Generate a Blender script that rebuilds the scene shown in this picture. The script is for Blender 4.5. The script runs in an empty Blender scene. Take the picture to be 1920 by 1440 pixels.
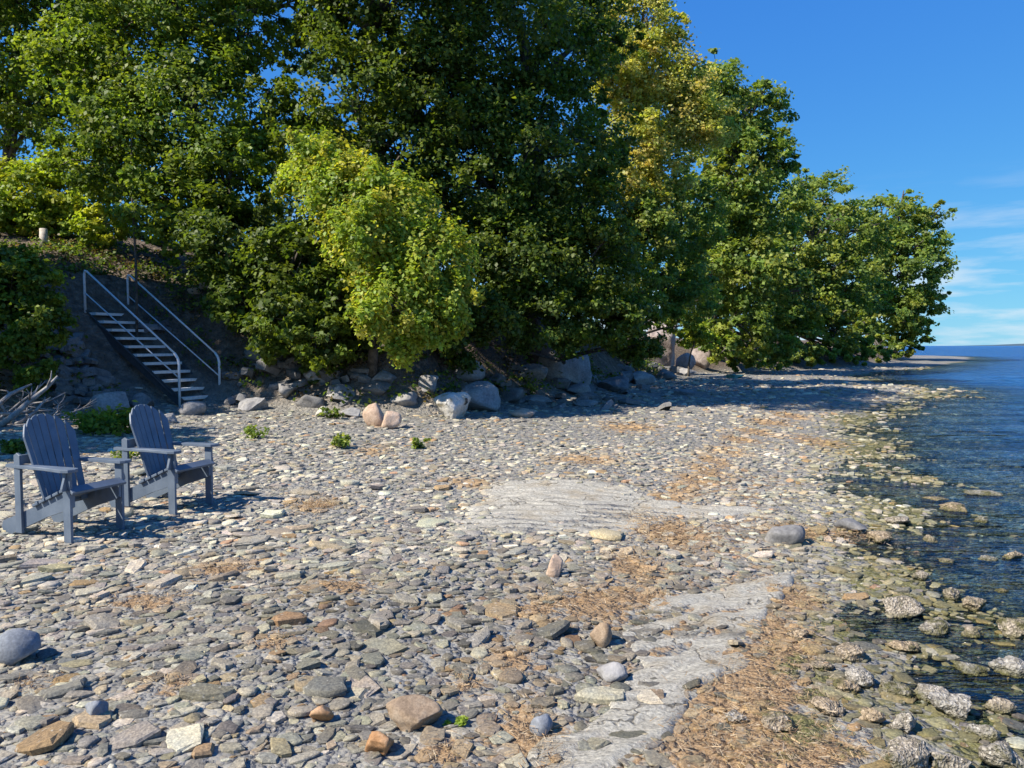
import bpy, math, random
import numpy as np
from mathutils import Vector, Matrix, Quaternion

random.seed(7)
rng = np.random.default_rng(11)
scene = bpy.context.scene
COL = scene.collection

# ------------------------------------------------------------------ camera
FPX, CZ = 1420.0, 1.75                      # focal length in photo pixels, eye height above the lake
PITCH = math.atan(72 / FPX)
cd = bpy.data.cameras.new('camera'); cam = bpy.data.objects.new('camera', cd); COL.objects.link(cam)
cam.location = (0, 0, CZ); cam.rotation_euler = (math.radians(90) - PITCH, 0, 0)
cd.sensor_width = 36; cd.lens = FPX / 1920 * 36; cd.clip_start = 0.05; cd.clip_end = 20000
scene.camera = cam

# ------------------------------------------------------------------ sky and sun
SUN_EL = math.radians(44)
SH = Vector((0.90, 0.44)).normalized()      # direction shadows fall on the ground
w = bpy.data.worlds.new('World'); scene.world = w; w.use_nodes = True
nt = w.node_tree; nt.nodes.clear()
wo = nt.nodes.new('ShaderNodeOutputWorld'); bg = nt.nodes.new('ShaderNodeBackground')
sky = nt.nodes.new('ShaderNodeTexSky'); sky.sky_type = 'NISHITA'; sky.sun_disc = False
sky.sun_elevation = SUN_EL
sky.sun_rotation = math.atan2(-SH.x, -SH.y)
sky.air_density = 1.0; sky.dust_density = 0.0; sky.ozone_density = 2.0; sky.altitude = 0
# low fair-weather clouds all round the horizon
tc = nt.nodes.new('ShaderNodeTexCoord'); sep = nt.nodes.new('ShaderNodeSeparateXYZ')
nt.links.new(tc.outputs['Generated'], sep.inputs[0])
mp = nt.nodes.new('ShaderNodeMapping'); mp.inputs['Scale'].default_value = (7, 7, 46)
mp.inputs['Location'].default_value = (0.35, 0.1, 0.0)
nt.links.new(tc.outputs['Generated'], mp.inputs[0])
nz = nt.nodes.new('ShaderNodeTexNoise'); nz.inputs['Scale'].default_value = 1.0
nz.inputs['Detail'].default_value = 6; nz.inputs['Roughness'].default_value = 0.55
nt.links.new(mp.outputs[0], nz.inputs['Vector'])
cr = nt.nodes.new('ShaderNodeValToRGB'); cr.color_ramp.elements[0].position = 0.46; cr.color_ramp.elements[1].position = 0.64
nt.links.new(nz.outputs['Fac'], cr.inputs[0])
band = nt.nodes.new('ShaderNodeValToRGB')
e = band.color_ramp.elements; e[0].position = 0.0; e[0].color = (0.85, 0.85, 0.85, 1); e[1].position = 0.2; e[1].color = (0, 0, 0, 1)
nt.links.new(sep.outputs['Z'], band.inputs[0])
mul = nt.nodes.new('ShaderNodeMath'); mul.operation = 'MULTIPLY'
nt.links.new(cr.outputs[0], mul.inputs[0]); nt.links.new(band.outputs[0], mul.inputs[1])
mixc = nt.nodes.new('ShaderNodeMix'); mixc.data_type = 'RGBA'
nt.links.new(mul.outputs[0], mixc.inputs['Factor']); 
# the clear, dry early autumn sky: the whole dome through one tone response per channel
sc_ = nt.nodes.new('ShaderNodeSeparateColor'); cc_ = nt.nodes.new('ShaderNodeCombineColor'); nt.links.new(sky.outputs[0], sc_.inputs[0])
for ch, (ga, am) in enumerate(((.85, .275), (.65, .98), (.25, 3.5))):
    pw_ = nt.nodes.new('ShaderNodeMath'); pw_.operation = 'POWER'; pw_.inputs[1].default_value = ga
    ml_ = nt.nodes.new('ShaderNodeMath'); ml_.operation = 'MULTIPLY'; ml_.inputs[1].default_value = am
    nt.links.new(sc_.outputs[ch], pw_.inputs[0]); nt.links.new(pw_.outputs[0], ml_.inputs[0]); nt.links.new(ml_.outputs[0], cc_.inputs[ch])
nt.links.new(cc_.outputs[0], mixc.inputs[6]); mixc.inputs[7].default_value = (5.2, 5.7, 6.2, 1)
nt.links.new(mixc.outputs[2], bg.inputs['Color']); bg.inputs['Strength'].default_value = 0.095
nt.links.new(bg.outputs[0], wo.inputs[0])

ld = bpy.data.lights.new('sun', 'SUN'); sun = bpy.data.objects.new('sun', ld); COL.objects.link(sun)
ld.energy = 5.0; ld.angle = math.radians(0.53); ld.color = (1.0, 0.925, 0.80)
dv = Vector((SH.x * math.cos(SUN_EL), SH.y * math.cos(SUN_EL), -math.sin(SUN_EL)))
sun.rotation_euler = dv.to_track_quat('-Z', 'Y').to_euler()
vs = scene.view_settings; vs.view_transform = 'Standard'; vs.look = 'None'; vs.gamma = 1; vs.exposure = 0.72
vs.use_curve_mapping = False
scene.cycles.use_denoising = True
scene.cycles.max_bounces = 7; scene.cycles.diffuse_bounces = 3; scene.cycles.transparent_max_bounces = 12
scene.cycles.caustics_reflective = False; scene.cycles.caustics_refractive = False

# ------------------------------------------------------------------ helpers: numbers
def vnoise(x, y, z=0.0, seed=0):
    """vectorised value noise in -1..1"""
    x = np.asarray(x, float); y = np.asarray(y, float); z = np.asarray(z, float) + 0 * x
    def h(i, j, k):
        n = (i * 374761393 + j * 668265263 + k * 2147483647 + seed * 974634777) & 0xffffffff
        n = ((n ^ (n >> 13)) * 1274126177) & 0xffffffff
        n = n ^ (n >> 16)
        return (n & 0xffff) / 32767.5 - 1.0
    xi = np.floor(x).astype(np.int64); yi = np.floor(y).astype(np.int64); zi = np.floor(z).astype(np.int64)
    fx, fy, fz = x - xi, y - yi, z - zi
    fx = fx * fx * (3 - 2 * fx); fy = fy * fy * (3 - 2 * fy); fz = fz * fz * (3 - 2 * fz)
    r = 0
    for a in (0, 1):
        for b in (0, 1):
            for c in (0, 1):
                r = r + h(xi + a, yi + b, zi + c) * (fx if a else 1 - fx) * (fy if b else 1 - fy) * (fz if c else 1 - fz)
    return r
def fbm(x, y, z=0.0, o=4, seed=0):
    r = 0; a = 1; f = 1; t = 0
    for k in range(o):
        r = r + a * vnoise(np.asarray(x) * f, np.asarray(y) * f, np.asarray(z) * f, seed + k * 17); t += a; a *= .5; f *= 2.03
    return r / t
def sstep(a, b, x):
    t = np.clip((x - a) / (b - a), 0, 1); return t * t * (3 - 2 * t)
def seg_dist(px, py, pts):
    """signed distance to an open polyline; positive to its left"""
    best = np.full(np.shape(px), 1e9); sgn = np.ones(np.shape(px))
    for (ax, ay), (bx, by) in zip(pts[:-1], pts[1:]):
        dx, dy = bx - ax, by - ay; L2 = dx * dx + dy * dy
        t = np.clip(((px - ax) * dx + (py - ay) * dy) / L2, 0, 1)
        ex, ey = px - (ax + t * dx), py - (ay + t * dy)
        d = np.hypot(ex, ey)
        cr_ = dx * (py - ay) - dy * (px - ax)
        m = d < best - 1e-9
        best = np.where(m, d, best); sgn = np.where(m, np.where(cr_ >= 0, 1.0, -1.0), sgn)
    return best, sgn
def inside(px, py, poly):
    r = np.zeros(np.shape(px), bool); n = len(poly); j = n - 1
    for i in range(n):
        xi, yi = poly[i]; xj, yj = poly[j]
        c = ((yi > py) != (yj > py)) & (px < (xj - xi) * (py - yi) / ((yj - yi) or 1e-12) + xi)
        r ^= c; j = i
    return r

# ------------------------------------------------------------------ lie of the land
SHORE = [(0, -60), (1.0, -6), (1.5, 0), (1.62, 2.6), (1.95, 3.3), (2.45, 4.1), (2.85, 5.5), (3.45, 7.2), (5.1, 11), (7.0, 15.5),
         (9.6, 20), (14.8, 27), (17.0, 31), (18.0, 38), (19.5, 43.5), (24, 49.5), (32, 58.5), (43, 74), (56, 92), (70, 116),
         (72, 126), (60, 136), (20, 140), (-40, 120), (-120, 110), (-300, 100)]
LAND = SHORE + [(-300, -60)]
BANK = [(-60, -6), (-22, 5.0), (-14, 9.0), (-10.8, 12.6), (-9.5, 15.2), (-7.6, 16.9), (-5, 16.4), (-3.5, 15.8), (-1.4, 16.4), (0.8, 20.5),
        (4.6, 27.6), (9.8, 40), (14.4, 46.5), (25, 56.5), (39.5, 77), (55, 104), (61, 121), (50, 130), (15, 132), (-40, 112), (-300, 92)]
BANKP = BANK + [(-300, -6)]
SLAB_A = [(835, 1003), (880, 962), (912, 940), (925, 905), (1010, 903), (1090, 905), (1180, 915), (1232, 940), (1300, 950), (1390, 946), (1440, 958),
          (1370, 972), (1260, 975), (1200, 990), (1120, 1000), (1020, 1004), (930, 1010)]
SLAB_B = [(1008, 1390), (1090, 1352), (1150, 1300), (1178, 1250), (1172, 1195), (1225, 1140), (1300, 1112), (1400, 1092), (1480, 1085),
          (1470, 1130), (1430, 1180), (1400, 1235), (1330, 1290), (1268, 1340), (1235, 1400), (1228, 1470), (1000, 1480)]

def ground(x, y, rough=True):
    x = np.asarray(x, float); y = np.asarray(y, float)
    d, _ = seg_dist(x, y, SHORE); ins = inside(x, y, LAND)
    d = d + 0.45 * vnoise(x * .9, y * .9, 0, 3) * np.exp(-d / 3) * np.where(ins, 1, -1)
    s = np.where(ins, d, -d)
    h = np.where(s > 0, 0.030 * s, 0.036 * s)
    h = np.where(s < -2.2, -0.08 + 0.13 * (s + 2.2), h); h = np.maximum(h, -6)
    h = np.minimum(h, 0.55 + 0.004 * np.clip(s, 0, 60))
    near = np.exp(-np.abs(s) / 2.2)
    if rough:
        h = h + 0.05 * fbm(x * 1.3, y * 1.3, 0, 3, 5) * near + 0.025 * fbm(x * .5, y * .5, 0, 2, 9) + 0.012 * fbm(x * 5, y * 5, 0, 2, 21)
    # a low wrack berm along the beach
    h = h + 0.05 * np.exp(-((s - 3.2) / 0.7) ** 2)
    t, _ = seg_dist(x, y, BANK); ib = inside(x, y, BANKP); t = np.where(ib, t, 0)
    amp = 2.8 - 1.7 * sstep(22, 42, y)
    hb = amp * sstep(0, 3.2, t) + 0.24 * np.clip(t - 2.6, 0, 7) * (1 - .6 * sstep(30, 50, y))
    hb = hb * (1 + 0.12 * fbm(x * .7, y * .7, 0, 3, 31)) + 0.18 * fbm(x * 1.7, y * 1.7, 0, 3, 33) * sstep(0, 1, t)
    # the gully the stairs stand in
    fx_ = (x + 6.85) * -.9135 + (y - 16.7) * .4067; sx_ = (x + 6.85) * .4067 + (y - 16.7) * .9135
    cut = .22 + .72 * np.clip(fx_, 0, 9) + 6 * sstep(.62, 1.3, np.abs(sx_)) + 6 * sstep(3.6, 4.4, fx_)
    return np.where((fx_ > -.3) & (fx_ < 4.6), np.minimum(h + hb, np.maximum(cut, h)), h + hb)

def ray(u, v):
    a = (u - 960) / FPX; b = (720 - v) / FPX
    return Vector((a, math.cos(PITCH) + b * math.sin(PITCH), -math.sin(PITCH) + b * math.cos(PITCH)))
def P(u, v):
    """where the sight line through a photo point meets the ground"""
    r = ray(u, v); t = 1.5
    ts = np.geomspace(1.5, 400, 1500)
    z = CZ + r.z * ts; g = ground(r.x * ts, r.y * ts)
    i = np.argmax(z < g)
    t = ts[i] if (z < g).any() else 200
    return Vector((r.x * t, r.y * t, float(ground(r.x * t, r.y * t))))
def at(u, v, d):
    r = ray(u, v); t = d / r.y
    return Vector((r.x * t, d, CZ + r.z * t))
def to_px(x, y, z):
    c, s = math.cos(PITCH), math.sin(PITCH)
    f_ = y * c - (z - CZ) * s; up = y * s + (z - CZ) * c
    return 960 + FPX * x / f_, 720 - FPX * up / f_

# ------------------------------------------------------------------ helpers: materials
def newmat(name):
    m = bpy.data.materials.new(name); m.use_nodes = True
    n = m.node_tree.nodes; b = n['Principled BSDF']; return m, n, m.node_tree.links, b
def noise(n, l, scale, detail=4, rough=.55, vec=None, dim='3D'):
    t = n.new('ShaderNodeTexNoise'); t.inputs['Scale'].default_value = scale; t.inputs['Detail'].default_value = detail
    t.inputs['Roughness'].default_value = rough
    if vec is not None: l.new(vec, t.inputs['Vector'])
    return t
def ramp(n, l, src, stops):
    r = n.new('ShaderNodeValToRGB'); el = r.color_ramp.elements
    while len(el) < len(stops): el.new(.5)
    for e_, (p, c) in zip(el, stops):
        e_.position = p; e_.color = (*c, 1) if len(c) == 3 else c
    l.new(src, r.inputs[0]); return r
def mix(n, l, fac, a, b, mode='MIX'):
    m = n.new('ShaderNodeMix'); m.data_type = 'RGBA'; m.blend_type = mode
    for sock, v in ((m.inputs['Factor'], fac), (m.inputs[6], a), (m.inputs[7], b)):
        if hasattr(v, 'is_output'): l.new(v, sock)
        elif isinstance(v, (int, float)): sock.default_value = v
        else: sock.default_value = (*v, 1)
    return m.outputs[2]
def bump(n, l, h, strength, dist, nrm=None):
    b = n.new('ShaderNodeBump'); b.inputs['Strength'].default_value = strength; b.inputs['Distance'].default_value = dist
    l.new(h, b.inputs['Height'])
    if nrm is not None: l.new(nrm, b.inputs['Normal'])
    return b.outputs[0]

def mat_stone(name, src):
    """dry shale: colour from the stone itself, lamination, mineral spots and dust"""
    m, n, l, b = newmat(name)
    if src == 'object':
        o = n.new('ShaderNodeObjectInfo'); base = o.outputs['Color']
    else:
        o = n.new('ShaderNodeAttribute'); o.attribute_name = 'Col'; base = o.outputs['Color']
    g = n.new('ShaderNodeNewGeometry'); pos = g.outputs['Position']
    n1 = noise(n, l, 9, 5, .6, pos); n2 = noise(n, l, 85, 3, .6, pos)
    c = mix(n, l, ramp(n, l, n1.outputs['Fac'], [(.35, (0, 0, 0)), (.7, (1, 1, 1))]).outputs[0], base, mix(n, l, 1.0, base, (1.35, 1.22, 1.02), 'MULTIPLY'))
    c = mix(n, l, 0.75, c, ramp(n, l, n2.outputs['Fac'], [(.28, (.42, .42, .44)), (.5, (.95, .95, .95)), (.68, (1.55, 1.52, 1.42))]).outputs[0], 'MULTIPLY')
    sp = noise(n, l, 30, 2, .5, pos)
    c = mix(n, l, ramp(n, l, sp.outputs['Fac'], [(.66, (0, 0, 0)), (.74, (.6, .6, .6))]).outputs[0], c, (.50, .47, .41))
    l.new(c, b.inputs['Base Color']); b.inputs['Roughness'].default_value = .82; b.inputs['Specular IOR Level'].default_value = .25
    n3 = noise(n, l, 38, 6, .65, pos)
    l.new(bump(n, l, n3.outputs['Fac'], .55, .012), b.inputs['Normal'])
    return m
def mat_plain(name, col, rough=.6, var=.25, scale=14, bumpd=0.0, spec=.4, metal=0):
    m, n, l, b = newmat(name)
    tcn = n.new('ShaderNodeTexCoord'); n1 = noise(n, l, scale, 4, .6, tcn.outputs['Object'])
    lo = tuple(c * (1 - var) for c in col); hi = tuple(c * (1 + var) for c in col)
    l.new(ramp(n, l, n1.outputs['Fac'], [(.3, lo), (.7, hi)]).outputs[0], b.inputs['Base Color'])
    b.inputs['Roughness'].default_value = rough; b.inputs['Specular IOR Level'].default_value = spec; b.inputs['Metallic'].default_value = metal
    if bumpd: l.new(bump(n, l, n1.outputs['Fac'], .6, bumpd), b.inputs['Normal'])
    return m
def mat_leaf(name, transl=.46, rough=.5):
    m, n, l, b = newmat(name)
    a = n.new('ShaderNodeAttribute'); a.attribute_name = 'Col'
    l.new(a.outputs['Color'], b.inputs['Base Color']); b.inputs['Roughness'].default_value = rough; b.inputs['Specular IOR Level'].default_value = .35
    tr = n.new('ShaderNodeBsdfTranslucent')
    l.new(mix(n, l, 1.0, a.outputs['Color'], (1.5, 1.45, .55), 'MULTIPLY'), tr.inputs['Color'])
    ms = n.new('ShaderNodeMixShader'); ms.inputs[0].default_value = transl
    l.new(b.outputs[0], ms.inputs[1]); l.new(tr.outputs[0], ms.inputs[2]); l.new(ms.outputs[0], n['Material Output'].inputs['Surface'])
    return m
def mat_rock(name, cols, scale=3.0, strata=0.0, bumpd=.05, spots=None):
    m, n, l, b = newmat(name)
    g = n.new('ShaderNodeNewGeometry'); pos = g.outputs['Position']
    n1 = noise(n, l, scale, 6, .62, pos); n2 = noise(n, l, scale * 9, 4, .6, pos)
    c = ramp(n, l, n1.outputs['Fac'], [(.3, cols[0]), (.5, cols[1]), (.7, cols[2])]).outputs[0]
    c = mix(n, l, .6, c, ramp(n, l, n2.outputs['Fac'], [(.3, (.55, .55, .55)), (.65, (1.25, 1.25, 1.25))]).outputs[0], 'MULTIPLY')
    if spots:
        s = noise(n, l, spots[1], 3, .6, pos)
        c = mix(n, l, ramp(n, l, s.outputs['Fac'], [(spots[2], (0, 0, 0)), (spots[2] + .06, (1, 1, 1))]).outputs[0], c, spots[0])
    h = n1.outputs['Fac']
    nn = bump(n, l, h, .7, bumpd); nn = bump(n, l, n2.outputs['Fac'], .6, bumpd * .25, nn)
    l.new(c, b.inputs['Base Color']); l.new(nn, b.inputs['Normal']); b.inputs['Roughness'].default_value = .85; b.inputs['Specular IOR Level'].default_value = .25
    return m

# ------------------------------------------------------------------ helpers: objects
def mesh_np(name, co, faces, mat=None, col=None, smooth=None, n=4):
    """fast mesh from arrays; faces is (F,n) or a list of such arrays"""
    me = bpy.data.meshes.new(name)
    if not isinstance(faces, list): faces = [faces]
    faces = [np.asarray(f, np.int64) for f in faces if len(f)]
    tot = np.concatenate([np.full(len(f), f.shape[1]) for f in faces]); idx = np.concatenate([f.ravel() for f in faces])
    me.vertices.add(len(co)); me.vertices.foreach_set('co', np.asarray(co, np.float32).ravel())
    me.loops.add(len(idx)); me.loops.foreach_set('vertex_index', idx.astype(np.int32))
    me.polygons.add(len(tot)); st = np.concatenate([[0], np.cumsum(tot)[:-1]])
    me.polygons.foreach_set('loop_start', st.astype(np.int32)); me.polygons.foreach_set('loop_total', tot.astype(np.int32))
    if smooth is not None:
        sm = np.broadcast_to(np.asarray(smooth, bool), (len(tot),)); me.polygons.foreach_set('use_smooth', sm.astype(bool))
    me.update(calc_edges=True)
    if col is not None:
        a = me.color_attributes.new('Col', 'FLOAT_COLOR', 'POINT')
        c4 = np.ones((len(co), 4), np.float32); c4[:, :3] = col; a.data.foreach_set('color', c4.ravel())
    if mat: me.materials.append(mat)
    return me
def link(name, me, parent=None, loc=None):
    o = bpy.data.objects.new(name, me); COL.objects.link(o)
    if loc is not None: o.location = loc
    if parent: o.parent = parent
    return o
def tag(o, label=None, cat=None, group=None, kind=None):
    if label: o['label'] = label
    if cat: o['category'] = cat
    if group: o['group'] = group
    if kind: o['kind'] = kind
    return o
def empty(name, loc, rz=0):
    o = bpy.data.objects.new(name, None); COL.objects.link(o); o.location = loc; o.rotation_euler = (0, 0, rz); return o
class MB:
    """collects boxes, prisms and tubes for one part"""
    def __init__(s): s.v = []; s.f = []
    def quadbox(s, c8):
        b = len(s.v); s.v += [tuple(c) for c in c8]
        s.f += [tuple(b + i for i in q) for q in ((0, 3, 2, 1), (4, 5, 6, 7), (0, 1, 5, 4), (1, 2, 6, 5), (2, 3, 7, 6), (3, 0, 4, 7))]
    def box(s, c, size, M=None):
        x, y, z = (k / 2 for k in size)
        pts = [Vector(p) for p in ((-x, -y, -z), (x, -y, -z), (x, y, -z), (-x, y, -z), (-x, -y, z), (x, -y, z), (x, y, z), (-x, y, z))]
        if M: pts = [M @ p for p in pts]
        s.quadbox([p + Vector(c) for p in pts])
    def prism(s, outline, h, M, bev=.004):
        """outline in local xy, thickness h along local z, small chamfer on both faces; M to the thing's space"""
        n_ = len(outline); cx = sum(p[0] for p in outline) / n_; cy = sum(p[1] for p in outline) / n_
        b = len(s.v)
        rings = [(-h / 2, 1), (-h / 2 + bev, 0), (h / 2 - bev, 0), (h / 2, 1)]
        for z, ins in rings:
            for (x, y) in outline:
                L = math.hypot(x - cx, y - cy) or 1; k = 1 - ins * bev / L
                s.v.append(tuple(M @ Vector((cx + (x - cx) * k, cy + (y - cy) * k, z))))
        for r in range(3):
            for i in range(n_):
                j = (i + 1) % n_; s.f.append((b + r * n_ + i, b + r * n_ + j, b + (r + 1) * n_ + j, b + (r + 1) * n_ + i))
        s.f.append(tuple(b + i for i in reversed(range(n_)))); s.f.append(tuple(b + 3 * n_ + i for i in range(n_)))
    def tube(s, pts, radii, k=8):
        b0 = len(s.v); pts = [Vector(p) for p in pts]
        if isinstance(radii, (int, float)): radii = [radii] * len(pts)
        prev = None
        for i, p in enumerate(pts):
            d = (pts[min(i + 1, len(pts) - 1)] - pts[max(i - 1, 0)]).normalized()
            a = d.orthogonal().normalized() if prev is None else (prev - d * prev.dot(d)).normalized()
            prev = a; c = d.cross(a)
            for q in range(k):
                th = 2 * math.pi * q / k; s.v.append(tuple(p + (a * math.cos(th) + c * math.sin(th)) * radii[i]))
        for i in range(len(pts) - 1):
            for q in range(k):
                r = (q + 1) % k; s.f.append((b0 + i * k + q, b0 + i * k + r, b0 + (i + 1) * k + r, b0 + (i + 1) * k + q))
        s.f.append(tuple(b0 + q for q in reversed(range(k)))); s.f.append(tuple(b0 + (len(pts) - 1) * k + q for q in range(k)))
    def build(s, name, mat, parent=None, smooth=False):
        me = bpy.data.meshes.new(name); me.from_pydata(s.v, [], s.f); me.update(); me.materials.append(mat)
        if smooth:
            me.polygons.foreach_set('use_smooth', [len(f) == 4 for f in s.f])
        return link(name, me, parent)

# ------------------------------------------------------------------ materials of the setting
def mat_beach():
    m, n, l, b = newmat('shingle_and_soil')
    g = n.new('ShaderNodeNewGeometry'); pos = g.outputs['Position']
    a = n.new('ShaderNodeAttribute'); a.attribute_name = 'Col'; sepc = n.new('ShaderNodeSeparateColor'); l.new(a.outputs['Color'], sepc.inputs[0])
    def vor(sc):
        v = n.new('ShaderNodeTexVoronoi'); v.inputs['Scale'].default_value = sc; l.new(pos, v.inputs['Vector']); return v
    v1, v2 = vor(34), vor(11)
    grey = ramp(n, l, v1.outputs['Color'], [(.0, (.10, .098, .092)), (.35, (.19, .185, .17)), (.6, (.26, .25, .225)), (.8, (.25, .205, .145)), (1, (.42, .405, .365))])
    grey2 = ramp(n, l, v2.outputs['Color'], [(.0, (.13, .128, .12)), (.45, (.24, .232, .215)), (.75, (.33, .32, .29)), (1, (.40, .37, .31))])
    nn = noise(n, l, 2.2, 4, .6, pos)
    c = mix(n, l, nn.outputs['Fac'], grey.outputs[0], grey2.outputs[0])
    n5 = noise(n, l, 120, 3, .6, pos)
    litter = ramp(n, l, n5.outputs['Fac'], [(.3, (.13, .085, .05)), (.5, (.29, .19, .105)), (.66, (.40, .295, .185)), (.8, (.50, .42, .32))])
    nl = noise(n, l, 7, 5, .7, pos)
    ad = n.new('ShaderNodeMath'); ad.operation = 'MULTIPLY_ADD'; l.new(nl.outputs['Fac'], ad.inputs[0]); ad.inputs[1].default_value = 2.4; ad.inputs[2].default_value = -1.2
    ad2 = n.new('ShaderNodeMath'); ad2.operation = 'ADD'; l.new(sepc.outputs[0], ad2.inputs[0]); l.new(ad.outputs[0], ad2.inputs[1])
    c = mix(n, l, ramp(n, l, ad2.outputs[0], [(.38, (0, 0, 0)), (.62, (1, 1, 1))]).outputs[0], c, litter.outputs[0])
    # algae and wet bed by the water
    alg = ramp(n, l, n5.outputs['Fac'], [(.3, (.05, .052, .02)), (.55, (.16, .15, .06)), (.75, (.34, .32, .21))])
    ad3 = n.new('ShaderNodeMath'); ad3.operation = 'ADD'; l.new(sepc.outputs[1], ad3.inputs[0]); l.new(ad.outputs[0], ad3.inputs[1])
    c = mix(n, l, ramp(n, l, ad3.outputs[0], [(.40, (0, 0, 0)), (.75, (1, 1, 1))]).outputs[0], c, alg.outputs[0])
    # forest soil and shale on the bank
    n6 = noise(n, l, 5, 5, .65, pos)
    soil = ramp(n, l, n6.outputs['Fac'], [(.3, (.07, .056, .044)), (.55, (.16, .125, .095)), (.75, (.30, .235, .18))])
    c = mix(n, l, sepc.outputs[2], c, soil.outputs[0])
    l.new(c, b.inputs['Base Color']); b.inputs['Roughness'].default_value = .9; b.inputs['Specular IOR Level'].default_value = .2
    inv = n.new('ShaderNodeMath'); inv.operation = 'SUBTRACT'; inv.inputs[0].default_value = 1; l.new(v1.outputs['Distance'], inv.inputs[1])
    n_ = bump(n, l, inv.outputs[0], .9, .02); 
    inv2 = n.new('ShaderNodeMath'); inv2.operation = 'SUBTRACT'; inv2.inputs[0].default_value = 1; l.new(v2.outputs['Distance'], inv2.inputs[1])
    n_ = bump(n, l, inv2.outputs[0], .8, .05, n_); n_ = bump(n, l, n5.outputs['Fac'], .5, .01, n_)
    l.new(n_, b.inputs['Normal'])
    return m
M_BEACH = mat_beach()
M_STONE = mat_stone('dry_shale_stone', 'object'); M_SHINGLE = mat_stone('dry_shale_shingle', 'attr')
M_LEAF = mat_leaf('leaf')
M_BARK = mat_rock('bark', [(.045, .038, .03), (.10, .085, .07), (.17, .15, .125)], 8, bumpd=.03)

# ------------------------------------------------------------------ patches on the beach (litter, algae), in plan
def patch_list(lst):
    r = []
    for (u, v, ru, rv) in lst:
        p = P(u, v); q = P(u, max(v - rv, 690)); r.append((p.x, p.y, max(ru / FPX * p.y, .05), max(abs(q.y - p.y), .08)))
    return r
LITTER = patch_list([(1250, 1000, 55, 22), (1250, 935, 30, 14), (1300, 900, 35, 14), (1275, 918, 28, 14), (1322, 882, 30, 13), (1340, 865, 30, 12), (1365, 845, 32, 11), (1390, 825, 36, 10), (1415, 810, 36, 9), (1445, 793, 40, 8), (1480, 780, 40, 7),
    (1190, 1065, 45, 25), (1100, 1130, 75, 24), (1000, 1145, 50, 16), (1200, 1120, 45, 16), (960, 1240, 38, 24), (985, 1370, 50, 40), (1020, 1420, 30, 25),
    (830, 1415, 45, 20), (870, 1290, 30, 14), (1480, 1120, 50, 20), (1470, 1190, 55, 28), (1420, 1250, 60, 26), (1370, 1330, 70, 35), (1450, 1420, 110, 40), (1350, 1410, 80, 40),
    (1570, 1400, 60, 30), (1400, 1290, 60, 30), (1440, 1350, 70, 34), (1330, 1380, 50, 30), (1480, 1300, 50, 24), (1520, 1420, 70, 26), (1480, 1230, 40, 20), (590, 950, 35, 10), (420, 1070, 60, 12), (270, 1130, 60, 14), (510, 1205, 32, 14), (880, 905, 40, 10), (700, 845, 30, 8),
    (1180, 800, 60, 8), (1100, 860, 60, 8), (640, 1100, 60, 10), (310, 1290, 40, 12), (1540, 830, 60, 12), (1500, 1000, 50, 12), (60, 1290, 30, 12), (1600, 1010, 40, 14)])
ALGAE = patch_list([(1660, 1095, 45, 20), (1560, 1290, 50, 18), (1500, 1360, 45, 22), (1480, 1250, 25, 18), (1760, 930, 50, 14), (1830, 910, 60, 12), (1590, 1180, 60, 16), (1620, 790, 50, 10),
                    (1850, 1000, 60, 30), (1800, 1300, 60, 30), (1870, 1130, 40, 20), (1700, 860, 60, 12)])
def patch_field(x, y, lst):
    r = np.zeros(np.shape(x))
    for (cx, cy, rx, ry) in lst:
        r = np.maximum(r, np.exp(-(((x - cx) / rx) ** 2 + ((y - cy) / ry) ** 2) * .8))
    return r

# ------------------------------------------------------------------ beach, lake bed and bank as one sheet
def axis(lo, hi, c, fine, grow):
    a = [c]; s = fine
    while a[-1] < hi: a.append(a[-1] + s); s = max(fine, fine + (a[-1] - c) * grow)
    b = [c]; s = fine
    while b[-1] > lo: b.append(b[-1] - s); s = max(fine, fine + (c - b[-1]) * grow)
    return np.array(b[::-1][:-1] + a)
xs = axis(-400, 260, 0.5, .10, .025); ys = np.concatenate([np.array([-60, -30, -15, -8, -4, -1, 1, 1.8]), axis(2.2, 500, 2.2, .07, .019)])
X, Y = np.meshgrid(xs, ys); Z = ground(X, Y)
nx, ny = len(xs), len(ys)
ii = (np.arange(ny - 1)[:, None] * nx + np.arange(nx - 1)[None, :]).ravel()
quads = np.stack([ii, ii + 1, ii + nx + 1, ii + nx], 1)
tb, _ = seg_dist(X, Y, BANK); ib = inside(X, Y, BANKP)
ds, _ = seg_dist(X, Y, SHORE); ds = np.where(inside(X, Y, LAND), ds, -ds)
colr = np.zeros((ny, nx, 3))
colr[..., 0] = np.clip(patch_field(X, Y, LITTER) * (.9 - .1 * sstep(6, 10, Y)) + .45 * np.exp(-((ds - 1.2) / .6) ** 2) * (Y < 10), 0, 1) * (ds > -.2)
colr[..., 1] = np.clip(patch_field(X, Y, ALGAE) * .9 + sstep(.5, -.5, ds) * .8 + .35 * np.exp(-((ds - .4) / .7) ** 2), 0, 1)
colr[..., 2] = np.where(ib, sstep(0, 1.2, tb), 0)
beach = link('beach', mesh_np('beach', np.stack([X, Y, Z], -1).reshape(-1, 3), quads, M_BEACH, colr.reshape(-1, 3), True))
tag(beach, 'grey shingle beach sloping down to the lake below a wooded bank', kind='structure')

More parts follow.
